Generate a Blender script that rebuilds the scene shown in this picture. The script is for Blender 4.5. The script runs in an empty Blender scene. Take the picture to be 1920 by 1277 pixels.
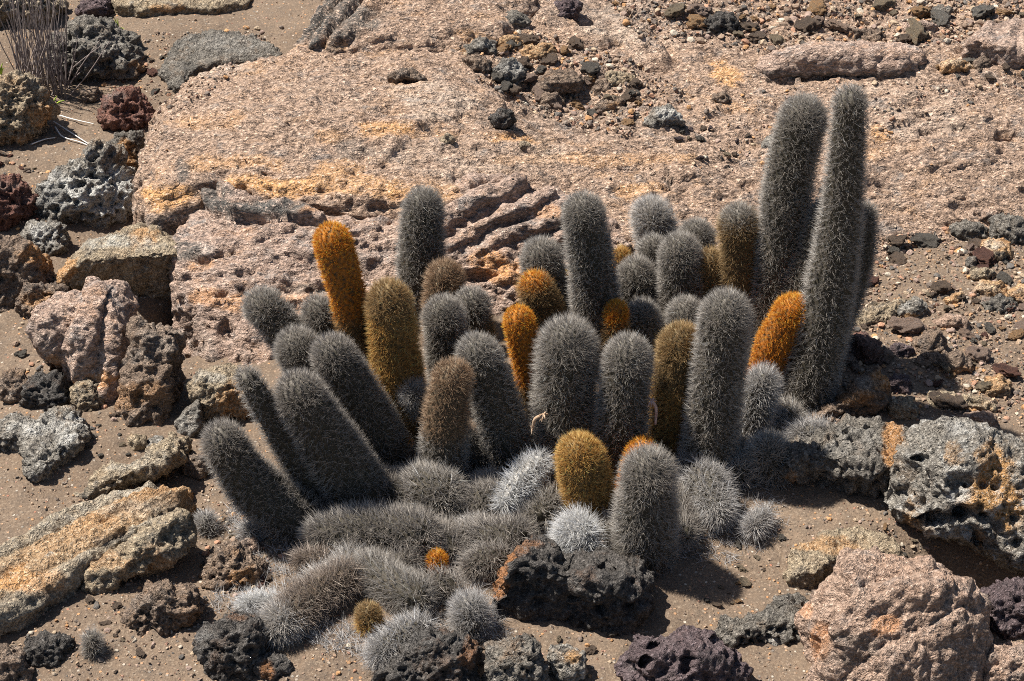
import bpy, math, random
import numpy as np
from mathutils import Vector
R = math.radians
rng = np.random.default_rng(7)
random.seed(7)
scn = bpy.context.scene
col = scn.collection

# ------------------------------------------------------------------ camera
PITCH = R(35.0); TH = math.tan(R(15.0))
CAM = np.array([0.0, -2.29, 1.60])
FW = np.array([0.0, math.cos(PITCH), -math.sin(PITCH)])
UP = np.array([0.0, math.sin(PITCH), math.cos(PITCH)])
RT = np.array([1.0, 0.0, 0.0])
cd = bpy.data.cameras.new('camera'); cam = bpy.data.objects.new('camera', cd); col.objects.link(cam)
cam.location = CAM; cam.rotation_euler = (R(90) - PITCH, 0, 0)
cd.sensor_fit = 'HORIZONTAL'; cd.angle = R(30); cd.clip_start = 0.05; cd.clip_end = 500
scn.camera = cam

# ------------------------------------------------------------------ sky, sun, exposure
SUN = np.array([-0.47, 0.19, 0.86]); SUN = SUN / np.linalg.norm(SUN)
world = bpy.data.worlds.new('World'); scn.world = world; world.use_nodes = True
wn = world.node_tree.nodes; wl = world.node_tree.links
sky = wn.new('ShaderNodeTexSky'); sky.sky_type = 'NISHITA'; sky.sun_disc = False
sky.sun_elevation = math.asin(SUN[2]); sky.sun_rotation = math.atan2(SUN[0], SUN[1])
wl.new(sky.outputs[0], wn['Background'].inputs[0]); wn['Background'].inputs[1].default_value = 0.05
ld = bpy.data.lights.new('sun', 'SUN'); ld.energy = 5.0; ld.angle = R(0.5); ld.color = (1.0, 0.95, 0.88)
sun = bpy.data.objects.new('sun', ld); col.objects.link(sun); sun.location = (-3, 1, 5)
sun.rotation_euler = Vector(-SUN).to_track_quat('-Z', 'Y').to_euler()
scn.cycles.use_denoising = False; scn.cycles.filter_width = 1.0
scn.view_settings.view_transform = 'Standard'; scn.view_settings.look = 'None'
scn.view_settings.exposure = 1.02; scn.view_settings.gamma = 1.0; scn.view_settings.use_curve_mapping = False

# ------------------------------------------------------------------ numpy noise
_p = rng.permutation(256).astype(np.int32); PERM = np.concatenate([_p, _p])
_g = rng.normal(size=(256, 3)); GRAD = (_g / np.linalg.norm(_g, axis=1)[:, None]).astype(np.float32)
PTS = rng.uniform(.12, .88, size=(256, 3)).astype(np.float32)
def perlin(p):
    p = np.asarray(p, np.float32); i = np.floor(p).astype(np.int32); f = p - i
    u = f * f * f * (f * (f * 6 - 15) + 10); out = np.zeros(len(p), np.float32)
    for dx in (0, 1):
        ax = PERM[(i[:, 0] + dx) & 255]; wx = u[:, 0] if dx else 1 - u[:, 0]
        for dy in (0, 1):
            ay = PERM[(ax + i[:, 1] + dy) & 255]; wy = u[:, 1] if dy else 1 - u[:, 1]
            for dz in (0, 1):
                g = GRAD[PERM[(ay + i[:, 2] + dz) & 255]]; wz = u[:, 2] if dz else 1 - u[:, 2]
                out += wx * wy * wz * (g[:, 0] * (f[:, 0] - dx) + g[:, 1] * (f[:, 1] - dy) + g[:, 2] * (f[:, 2] - dz))
    return out * 1.5
def fbm(p, oct=4, gain=.5, lac=2.03):
    p = np.asarray(p, np.float32); a = 1.0; o = np.zeros(len(p), np.float32)
    for k in range(oct):
        o += a * perlin(p + 17.3 * k); p = p * lac; a *= gain
    return o
def ridged(p, oct=4, gain=.5):
    p = np.asarray(p, np.float32); a = 1.0; o = np.zeros(len(p), np.float32)
    for k in range(oct):
        o += a * (1 - 2 * np.abs(perlin(p + 9.1 * k))); p = p * 2.1; a *= gain
    return o
def worley(p):
    p = np.asarray(p, np.float32); i = np.floor(p - .5).astype(np.int32); best = np.full(len(p), 9., np.float32)
    for dx in (0, 1):
        for dy in (0, 1):
            for dz in (0, 1):
                c = i + np.array([dx, dy, dz], np.int32)
                h = PERM[(PERM[(PERM[c[:, 0] & 255] + c[:, 1]) & 255] + c[:, 2]) & 255]
                best = np.minimum(best, ((c + PTS[h] - p) ** 2).sum(1))
    return np.sqrt(best)
def sstep(a, b, x):
    t = np.clip((x - a) / (b - a), 0, 1); return t * t * (3 - 2 * t)

# ------------------------------------------------------------------ pixels to rays and back (photograph is 1920 x 1277)
def ray(px, py):
    d = FW + RT * ((px - 960) / 960 * TH) + UP * ((638.5 - py) / 960 * TH)
    return d
def at_z(px, py, z):
    d = ray(px, py); t = (z - CAM[2]) / d[2]; return CAM + d * t
def at_y(px, py, y):
    d = ray(px, py); t = (y - CAM[1]) / d[1]; return CAM + d * t
def mpp(p):                       # metres per photo pixel at a point
    return float((np.asarray(p) - CAM) @ FW) * TH / 960
def proj(V):
    q = V - CAM; w = q @ FW
    return 960 + (q @ RT) / w / TH * 960, 638.5 - (q @ UP) / w / TH * 960

# ------------------------------------------------------------------ meshes
def mk_mesh(name, V, F, mat=None, smooth=True, attrs=None, colors=None):
    me = bpy.data.meshes.new(name); V = np.ascontiguousarray(V, np.float32); F = np.asarray(F, np.int32)
    n, k = F.shape
    me.vertices.add(len(V)); me.vertices.foreach_set('co', V.ravel())
    me.loops.add(n * k); me.loops.foreach_set('vertex_index', F.ravel())
    me.polygons.add(n); me.polygons.foreach_set('loop_start', np.arange(0, n * k, k, dtype=np.int32))
    me.polygons.foreach_set('use_smooth', np.full(n, smooth))
    me.update(calc_edges=True)
    for a, v in (attrs or {}).items():
        at = me.attributes.new(a, 'FLOAT', 'POINT'); at.data.foreach_set('value', np.ascontiguousarray(v, np.float32))
    if colors is not None:
        c = np.ones((len(V), 4), np.float32); c[:, :3] = colors
        at = me.attributes.new('col', 'FLOAT_COLOR', 'POINT'); at.data.foreach_set('color', c.ravel())
    if mat: me.materials.append(mat)
    return me
def add(name, me, loc=(0, 0, 0), parent=None, label=None, cat=None, group=None, kind=None):
    o = bpy.data.objects.new(name, me); col.objects.link(o); o.location = loc
    if parent: o.parent = parent
    if label: o['label'] = label
    if cat: o['category'] = cat
    if group: o['group'] = group
    if kind: o['kind'] = kind
    return o
def normals(V, F):
    if F.shape[1] == 4: n = np.cross(V[F[:, 2]] - V[F[:, 0]], V[F[:, 3]] - V[F[:, 1]])
    else: n = np.cross(V[F[:, 1]] - V[F[:, 0]], V[F[:, 2]] - V[F[:, 0]])
    N = np.zeros_like(V)
    for c in range(3):
        for k in range(F.shape[1]): N[:, c] += np.bincount(F[:, k], weights=n[:, c], minlength=len(V))
    return N / (np.linalg.norm(N, axis=1)[:, None] + 1e-12)
def remesh(verts, faces, voxel, smooth=4):
    me = bpy.data.meshes.new('tmp'); me.from_pydata([tuple(v) for v in verts], [], faces); me.update()
    o = bpy.data.objects.new('tmp', me); col.objects.link(o)
    m = o.modifiers.new('r', 'REMESH'); m.mode = 'VOXEL'; m.voxel_size = voxel
    if smooth:
        s = o.modifiers.new('s', 'SMOOTH'); s.factor = .5; s.iterations = smooth
    dg = bpy.context.evaluated_depsgraph_get(); e = o.evaluated_get(dg).to_mesh()
    V = np.empty(len(e.vertices) * 3, np.float32); e.vertices.foreach_get('co', V); V = V.reshape(-1, 3)
    L = np.empty(len(e.loops), np.int32); e.loops.foreach_get('vertex_index', L); F = L.reshape(-1, 4)
    o.evaluated_get(dg).to_mesh_clear()
    bpy.data.objects.remove(o); bpy.data.meshes.remove(me)
    return V.astype(np.float64), F

# ------------------------------------------------------------------ materials
class G:
    def __init__(s, name):
        s.m = bpy.data.materials.new(name); s.m.use_nodes = True; s.t = s.m.node_tree; s.t.nodes.clear()
    def n(s, typ, ins=None, **kw):
        x = s.t.nodes.new(typ)
        for k, v in kw.items(): setattr(x, k, v)
        for k, v in (ins or {}).items():
            if isinstance(v, bpy.types.NodeSocket): s.t.links.new(v, x.inputs[k])
            else: x.inputs[k].default_value = v
        return x
    def noise(s, vec, scale, detail=4, rough=.55, dist=0):
        return s.n('ShaderNodeTexNoise', {'Vector': vec, 'Scale': scale, 'Detail': detail, 'Roughness': rough, 'Distortion': dist}).outputs[0]
    def ramp(s, f, stops):
        r = s.n('ShaderNodeValToRGB', {0: f}); e = r.color_ramp.elements
        while len(e) < len(stops): e.new(.5)
        for i, (p, c) in enumerate(stops):
            e[i].position = p; e[i].color = (*c, 1) if len(c) == 3 else c
        return r.outputs[0]
    def rng(s, f, a, b, lo=0., hi=1.):
        return s.n('ShaderNodeMapRange', {0: f, 1: a, 2: b, 3: lo, 4: hi}).outputs[0]
    def mix(s, f, a, b, mode='MIX'):
        x = s.n('ShaderNodeMix', data_type='RGBA', blend_type=mode)
        for idx, v in ((0, f), (6, a), (7, b)):
            if isinstance(v, bpy.types.NodeSocket): s.t.links.new(v, x.inputs[idx])
            else: x.inputs[idx].default_value = v if idx == 0 else (*v, 1)
        return x.outputs[2]
    def math(s, op, a, b=0.):
        return s.n('ShaderNodeMath', {0: a, 1: b}, operation=op, use_clamp=False).outputs[0]
    def attr(s, name):
        return s.n('ShaderNodeAttribute', attribute_name=name)
    def out(s, sh):
        s.n('ShaderNodeOutputMaterial', {0: sh}); return s.m

def rock_mat(name, c1, c2, dark, pale, patch, patch_amt=.5, fleck=.5, fleck_scale=240, lichen=0., bump=.6, coarse=.5, mot=.55, stretch=1.0):
    g = G(name); tc = g.n('ShaderNodeTexCoord').outputs['Object']
    rnd = g.n('ShaderNodeObjectInfo').outputs['Random']
    off = g.n('ShaderNodeVectorMath', {0: (13.7, 7.1, 3.3), 'Scale': rnd}, operation='SCALE').outputs[0]
    vec = g.n('ShaderNodeVectorMath', {0: tc, 1: off}, operation='ADD').outputs[0]
    if stretch != 1.0: vec = g.n('ShaderNodeVectorMath', {0: vec, 1: (stretch, 1.1, 1.1)}, operation='MULTIPLY').outputs[0]
    n_big = g.noise(vec, 11, 6, .62); n_mid = g.noise(vec, 45, 6, .65); n_f = g.noise(vec, fleck_scale, 3, .7)
    n_f2 = g.noise(vec, fleck_scale * .45, 4, .75)
    base = g.mix(g.rng(n_mid, .32, .68), c1, c2)
    base = g.mix(g.rng(n_big, .55, .75, 0, .55), base, dark)
    base = g.mix(g.rng(g.noise(vec, 95, 5, .7), .50, .34, 0, .55), base, dark)
    base = g.mix(g.rng(g.noise(vec, 70, 5, .7), .56, .70, 0, .45), base, tuple(min(.8, c * 1.35 + .03) for c in c2))
    # grey and tan mottling
    grey = sum(dark) / 3 * 1.7
    base = g.mix(g.rng(g.noise(vec, 31, 6, .7, .3), .53, .66, 0, mot), base, (grey * 1.04, grey, grey * .95))
    vec2 = g.n('ShaderNodeVectorMath', {0: vec, 1: (5.1, 2.2, 9.7)}, operation='ADD').outputs[0]
    base = g.mix(g.rng(g.noise(vec2, 27, 6, .7, .3), .55, .68, 0, mot * .8), base, tuple(.5 * (a + b) for a, b in zip(patch, c2)))
    # weathered rust-coloured stain
    pm = g.math('ADD', g.rng(g.noise(vec, 8, 8, .68, .4), .60 - .2 * patch_amt, .72 - .16 * patch_amt, 0, .9 * min(1, patch_amt * 2)),
                g.attr('orange').outputs['Fac'])
    pcol = g.mix(g.rng(n_mid, .35, .7), patch, tuple(min(1, c * 1.45) for c in patch))
    base = g.mix(g.rng(pm, .05, 1.0), base, pcol)
    # crustose lichen
    lm = g.math('ADD', g.rng(g.noise(vec, 26, 7, .7), .66 - .2 * lichen, .74 - .2 * lichen, 0, .85 if lichen else 0.),
                g.math('MULTIPLY', g.attr('pale').outputs['Fac'], g.rng(n_mid, .3, .6)))
    base = g.mix(g.rng(lm, 0, 1), base, pale)
    dm = g.math('MULTIPLY', g.attr('dark').outputs['Fac'], g.rng(n_mid, .25, .55, .4, 1.0))  # basalt grey patches, also used for shade painted into the colour
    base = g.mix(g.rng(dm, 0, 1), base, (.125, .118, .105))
    # crystal flecks, pale and dark
    base = g.mix(g.rng(n_f, .54, .66, 0, fleck), base, tuple(min(.85, c * 1.65 + .08) for c in c2))
    base = g.mix(g.rng(n_f, .47, .35, 0, fleck), base, tuple(c * .42 for c in dark))
    base = g.mix(g.rng(n_f2, .46, .32, 0, fleck), base, tuple(c * .45 for c in dark))
    h = g.math('ADD', g.math('MULTIPLY', n_f, .5), g.math('MULTIPLY', n_f2, 1.2))
    h = g.math('ADD', h, g.math('MULTIPLY', n_mid, 2.2 * coarse))
    bp = g.n('ShaderNodeBump', {'Strength': bump, 'Distance': .014, 'Height': h}).outputs[0]
    b = g.n('ShaderNodeBsdfPrincipled', {'Base Color': base, 'Roughness': .9, 'Specular IOR Level': .22, 'Normal': bp})
    return g.out(b.outputs[0])

M = {}
M['pink'] = rock_mat('pink_lava', (.31, .205, .142), (.44, .31, .222), (.14, .10, .08), (.58, .49, .40), (.55, .30, .125), .25, .85, 216, .0, .9, .6, .7, .68)
M['ledge'] = rock_mat('mauve_lava', (.33, .225, .17), (.46, .335, .26), (.16, .125, .11), (.52, .48, .43), (.55, .28, .12), .25, .7, 216, .0, .9, .6, .7, .68)
M['grey'] = rock_mat('grey_lava', (.13, .118, .10), (.27, .24, .20), (.06, .053, .045), (.42, .40, .36), (.36, .19, .08), .22, .6, 230, .18, 1., .8)
M['black'] = rock_mat('black_lava', (.065, .058, .052), (.145, .13, .115), (.03, .027, .025), (.30, .29, .27), (.30, .14, .06), .16, .55, 244, .05, 1., .9)
M['tan'] = rock_mat('tan_lava', (.31, .235, .155), (.46, .37, .25), (.13, .105, .08), (.52, .49, .42), (.48, .26, .11), .3, .65, 230, .12, 1., .8)
M['lichen'] = rock_mat('lichen_lava', (.20, .175, .145), (.36, .33, .28), (.075, .068, .06), (.62, .60, .55), (.45, .25, .10), .28, .7, 230, .5, 1., .9)
M['red'] = rock_mat('red_scoria', (.17, .075, .055), (.29, .145, .105), (.085, .05, .045), (.36, .31, .27), (.33, .15, .06), .25, .55, 237, .08, 1., .9)
M['rose'] = rock_mat('rose_scoria', (.32, .21, .15), (.47, .335, .25), (.13, .09, .07), (.55, .47, .42), (.5, .24, .11), .15, .6, 237, .0, .9, .7)
M['orange'] = rock_mat('rust_lava', (.40, .22, .10), (.55, .36, .20), (.18, .11, .065), (.58, .50, .40), (.58, .28, .10), .5, .6, 230, .08, .9, .8)
M['brown'] = rock_mat('brown_lava', (.19, .135, .10), (.31, .225, .16), (.09, .07, .058), (.40, .36, .31), (.42, .22, .09), .25, .65, 237, .08, 1., .9)
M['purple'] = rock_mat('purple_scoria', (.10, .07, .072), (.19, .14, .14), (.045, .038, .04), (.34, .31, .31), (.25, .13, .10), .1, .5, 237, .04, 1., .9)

def ground_mat():
    g = G('volcanic_sand'); tc = g.n('ShaderNodeTexCoord').outputs['Object']
    n1 = g.noise(tc, 6, 5, .6); n2 = g.noise(tc, 60, 5, .65); n3 = g.noise(tc, 300, 3, .7)
    v = g.n('ShaderNodeTexVoronoi', {'Vector': tc, 'Scale': 190.}); vd = v.outputs['Distance']; vc = v.outputs['Color']
    c = g.mix(g.rng(n1, .35, .65), (.135, .095, .065), (.178, .128, .088))
    c = g.mix(g.rng(n2, .4, .7, 0, .6), c, (.10, .08, .062))
    grit = g.n('ShaderNodeSeparateColor', {0: vc})
    gm = g.math('MULTIPLY', g.rng(vd, .42, .30), g.rng(grit.outputs[0], .80, .84))
    gc = g.ramp(grit.outputs[1], [(0, (.45, .22, .09)), (.35, (.36, .25, .17)), (.6, (.10, .085, .075)), (.85, (.48, .42, .34)), (1, (.30, .13, .08))])
    c = g.mix(gm, c, gc)
    c = g.mix(g.rng(n3, .55, .68, 0, .6), c, (.33, .26, .19)); c = g.mix(g.rng(n3, .45, .32, 0, .7), c, (.07, .055, .045))
    h = g.math('ADD', g.math('MULTIPLY', n3, .7), g.math('ADD', g.math('MULTIPLY', n2, 1.3), g.math('MULTIPLY', gm, .5)))
    bp = g.n('ShaderNodeBump', {'Strength': .7, 'Distance': .004, 'Height': h}).outputs[0]
    b = g.n('ShaderNodeBsdfPrincipled', {'Base Color': c, 'Roughness': .95, 'Specular IOR Level': .15, 'Normal': bp})
    return g.out(b.outputs[0])
M['sand'] = ground_mat()
def grit_mat():
    g = G('loose_grit'); tc = g.n('ShaderNodeTexCoord').outputs['Object']; a = g.attr('col').outputs['Color']
    n = g.noise(tc, 500, 3, .7)
    c = g.mix(g.rng(n, .55, .72, 0, .4), a, (.5, .42, .34)); c = g.mix(g.rng(n, .42, .25, 0, .6), c, (.06, .05, .04))
    bp = g.n('ShaderNodeBump', {'Strength': .6, 'Distance': .002, 'Height': n}).outputs[0]
    return g.out(g.n('ShaderNodeBsdfPrincipled', {'Base Color': c, 'Roughness': .92, 'Specular IOR Level': .2, 'Normal': bp}).outputs[0])
M['grit'] = grit_mat()
def spine_mat():
    g = G('cactus_spines'); a = g.attr('col').outputs['Color']
    b = g.n('ShaderNodeBsdfPrincipled', {'Base Color': a, 'Roughness': .38, 'Specular IOR Level': .5})
    t = g.n('ShaderNodeBsdfTranslucent', {'Color': a})
    return g.out(g.n('ShaderNodeMixShader', {0: .22, 1: b.outputs[0], 2: t.outputs[0]}).outputs[0])
M['spine'] = spine_mat()
def skin_mat():
    g = G('cactus_skin'); a = g.attr('col').outputs['Color']; tc = g.n('ShaderNodeTexCoord').outputs['Object']
    c = g.mix(g.rng(g.noise(tc, 200, 4), .3, .7), a, (.05, .045, .03))
    return g.out(g.n('ShaderNodeBsdfPrincipled', {'Base Color': c, 'Roughness': .8, 'Specular IOR Level': .2}).outputs[0])
M['skin'] = skin_mat()
def plain(name, c1, c2, scale=120, rough=.8, spec=.25):
    g = G(name); tc = g.n('ShaderNodeTexCoord').outputs['Object']
    c = g.mix(g.rng(g.noise(tc, scale, 3), .3, .7), c1, c2)
    return g.out(g.n('ShaderNodeBsdfPrincipled', {'Base Color': c, 'Roughness': rough, 'Specular IOR Level': spec}).outputs[0])
M['dry'] = plain('dry_stalk', (.13, .105, .095), (.30, .25, .23), 60)
M['straw'] = plain('bleached_straw', (.62, .58, .52), (.78, .75, .70), 60)
M['green'] = plain('green_blade', (.22, .36, .03), (.40, .52, .06), 60)
M['flower'] = plain('dried_petal', (.30, .18, .10), (.52, .40, .29), 200)
M['flower2'] = plain('dried_petal_mauve', (.30, .17, .14), (.52, .40, .36), 200)

# ------------------------------------------------------------------ ground
def ground_h(x, y):
    p = np.stack([x, y, np.zeros_like(x)], 1)
    h = .022 * fbm(p * 2.2 + 3.1, 2) + .03 * np.clip(y - .25, 0, 2)
    cx, cy = .0, -.12                                              # the clump stands on a low rise
    h += .025 * np.exp(-(((x - cx) / .40) ** 2 + ((y - cy) / .20) ** 2))
    for (p, rx, ry, dp) in ((at_z(342, 600, 0), .035, .05, .2), (at_z(1800, 1078, 0), .13, .055, .08)):
        h -= dp * np.exp(-(((x - p[0]) / rx) ** 2 + ((y - p[1]) / ry) ** 2))
    return h
def axis(lo, hi, step, far):
    a = list(np.arange(lo, hi + 1e-6, step)); s = step
    b, c = [], []
    v = lo
    while v > -far: s *= 1.35; v -= s; b.append(v)
    s = step; v = hi
    while v < far: s *= 1.35; v += s; c.append(v)
    return np.array(b[::-1] + a + c)
gx = axis(-1.05, 1.05, .010, 60); gy = axis(-.85, 1.5, .010, 60)
X, Y = np.meshgrid(gx, gy); x, y = X.ravel(), Y.ravel()
gp = np.stack([x, y, np.zeros_like(x)], 1)
near = (np.abs(x) < 1.5) & (np.abs(y) < 2)
z = ground_h(x, y)
z = z + np.where(near, .0035 * fbm(gp * 30, 4, .6) + .0020 * np.clip(fbm(gp * 110, 2), -.2, 2), 0)
nx, ny = len(gx), len(gy); idx = np.arange(nx * ny).reshape(ny, nx)
GF = np.stack([idx[:-1, :-1].ravel(), idx[:-1, 1:].ravel(), idx[1:, 1:].ravel(), idx[1:, :-1].ravel()], 1)
ground = add('ground', mk_mesh('ground', np.stack([x, y, z], 1), GF, M['sand']), kind='structure')

# ------------------------------------------------------------------ bedrock slabs: height field through control points, closed, voxel meshed, displaced
def tps(pts):
    P = np.array(pts); XY = P[:, :2]; n = len(P)
    def U(a, b):
        r2 = ((a[:, None, :] - b[None]) ** 2).sum(2); return r2 * np.log(r2 + 1e-9)
    A = np.zeros((n + 3, n + 3)); A[:n, :n] = U(XY, XY) + np.eye(n) * 2e-3
    A[:n, n] = 1; A[:n, n + 1:] = XY; A[n, :n] = 1; A[n + 1:, :n] = XY.T
    w = np.linalg.solve(A, np.concatenate([P[:, 2], np.zeros(3)]))
    return lambda q: U(q, XY) @ w[:n] + w[n] + q @ w[n + 1:]
def poly_sdf(q, poly):               # negative inside
    d = np.full(len(q), 1e9); ins = np.zeros(len(q), bool); n = len(poly)
    for i in range(n):
        a, b = poly[i], poly[(i + 1) % n]; e = b - a; w = q - a
        t = np.clip((w @ e) / (e @ e + 1e-12), 0, 1); d = np.minimum(d, ((w - t[:, None] * e) ** 2).sum(1))
        c = ((a[1] <= q[:, 1]) & (b[1] > q[:, 1])) | ((b[1] <= q[:, 1]) & (a[1] > q[:, 1]))
        xi = a[0] + (q[:, 1] - a[1]) / (e[1] + 1e-12) * e[0]
        ins ^= c & (q[:, 0] < xi)
    return np.where(ins, -1, 1) * np.sqrt(d)
def line_dist(P, line):              # distance to a polyline and the arc position
    best = np.full(len(P), 9.); s = np.zeros(len(P)); acc = 0
    for a, b in zip(line[:-1], line[1:]):
        e = b - a; L = np.linalg.norm(e); t = np.clip(((P - a) @ e) / (L * L + 1e-12), 0, 1)
        d = np.linalg.norm(P - a - t[:, None] * e, axis=1); m = d < best
        best[m] = d[m]; s[m] = acc + t[m] * L; acc += L
    return best, s
def blobs(V, lst, seed=0.):
    """soft stains and painted-in shade: (px, py, rx, ry, strength) on the photographed face"""
    u, v = proj(V); o = np.zeros(len(V))
    w1 = fbm(V * 14 + seed, 4, .6); w2 = fbm(V * 14 + seed + 31, 4, .6)
    for (px, py, rx, ry, a) in lst:
        d = np.sqrt(((u - px) / rx + w1 * .7) ** 2 + ((v - py) / ry + w2 * .7) ** 2)
        o = np.maximum(o, a * (1 - sstep(.65, 1.1, d)))
    return o
SURF = [ground]
def slab(name, outline, ctrl, vox, mat, label, amp=1., ropes=(), cracks=(), hollows=(), orange=(), pale=(), dark=(), step=.01, edge=.02, seed=0.):
    op = np.array([at_z(*o)[:2] for o in outline]); f = tps([at_z(*c) for c in ctrl] + [])
    lo = op.min(0) - .06; hi = op.max(0) + .06
    gx = np.arange(lo[0], hi[0], step); gy = np.arange(lo[1], hi[1], step)
    X, Y = np.meshgrid(gx, gy); q = np.stack([X.ravel(), Y.ravel()], 1)
    q3 = np.stack([q[:, 0], q[:, 1], np.zeros(len(q))], 1)
    d = poly_sdf(q, op) + .012 * fbm(q3 * 18 + seed, 3) 
    zt = np.concatenate([f(q[i:i + 20000]) for i in range(0, len(q), 20000)])
    zt = zt + amp * (.008 * fbm(q3 * 5 + seed, 3))
    zt -= .03 * np.clip((d + .05) / .05, 0, 1) ** 2                # rounded shoulder
    z = np.where(d < 0, zt, zt - np.clip(d / edge, 0, 1) * (zt + .09))
    z = np.maximum(z, -.09)
    nx, ny = len(gx), len(gy); n = nx * ny; idx = np.arange(n).reshape(ny, nx)
    top = np.stack([q[:, 0], q[:, 1], z], 1); bot = np.stack([q[:, 0], q[:, 1], np.full(n, -.11)], 1)
    Ft = np.stack([idx[:-1, :-1].ravel(), idx[:-1, 1:].ravel(), idx[1:, 1:].ravel(), idx[1:, :-1].ravel()], 1)
    faces = Ft.tolist() + (Ft[:, ::-1] + n).tolist()
    rim = np.concatenate([idx[0, :], idx[1:, -1], idx[-1, -2::-1], idx[-2:0:-1, 0]])
    for a, b in zip(rim, np.roll(rim, -1)): faces.append([int(b), int(a), int(a + n), int(b + n)])
    V, F = remesh(np.concatenate([top, bot]), faces, vox, 3)
    keep = ~((V[F][:, :, 2].max(1) < -.055))
    F = F[keep]; used = np.unique(F); mp = np.full(len(V), -1, np.int64); mp[used] = np.arange(len(used)); V = V[used]; F = mp[F]
    N = normals(V, F); att = {}
    disp = amp * (.0070 * fbm(V * 16 + seed, 4, .58) + .0030 * fbm(V * 62 + seed, 3, .65))
    # thin flow streaks
    disp += amp * .0040 * ridged(V * np.array([9, 34, 40]) + seed + fbm(V * 4, 2)[:, None] * 1.2, 3, .55)
    pit = worley(V * np.array([17, 40, 40]) + seed + 3); disp -= amp * .007 * (1 - sstep(.06, .24, pit)) * sstep(.0, .35, fbm(V * 5 + 15, 2))
    pit = worley(V * 42 + seed); disp -= amp * .006 * (1 - sstep(.10, .34, pit)) * sstep(-.1, .35, fbm(V * 7 + 5, 2))
    tf = fbm(V * np.array([3.2, 8.5, 8.5]) + seed + 40, 4, .5) * 3.4; fr = tf - np.floor(tf); disp += amp * .0065 * (np.floor(tf) + sstep(.80, .97, fr) - tf * .75)
    dk = np.zeros(len(V))
    for (ln, w, h) in ropes:
        pts = np.array([at_z(*p) for p in ln]); dd, s = line_dist(V, pts)
        disp += h * np.sqrt(np.clip(1 - (dd / w) ** 2, 0, 1)) * (.8 + .35 * fbm(V * 30, 2))
        disp -= abs(h) * .35 * np.exp(-((dd - w * 1.15) / (w * .25)) ** 2)
    for (ln, w, h) in cracks:
        pts = np.array([at_z(*p) for p in ln]); wob = .010 * fbm(V * 30 + seed, 4, .6)
        dd, s = line_dist(V, pts); dd = np.abs(dd + wob)
        disp -= h * (1 - sstep(w * .3, w, dd)); dk = np.maximum(dk, .8 * (1 - sstep(w * .6, w * 1.4, dd)))
    u, v = proj(V)
    for (px, py, rx, ry, h) in hollows:
        d2 = np.sqrt(((u - px) / rx) ** 2 + ((v - py) / ry) ** 2) + .25 * fbm(V * 30 + seed, 3)
        disp -= h * (1 - sstep(.45, 1.0, d2))
    V = V + N * disp[:, None]
    att['orange'] = blobs(V, orange, seed); att['pale'] = blobs(V, pale, seed + 5); att['dark'] = np.maximum(blobs(V, dark, seed + 9), dk * .6)
    org = V.mean(0); org[2] = 0
    o = add(name, mk_mesh(name, V - org, F, mat, True, att), org, label=label, cat='rock')
    SURF.append(o); return o

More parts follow.
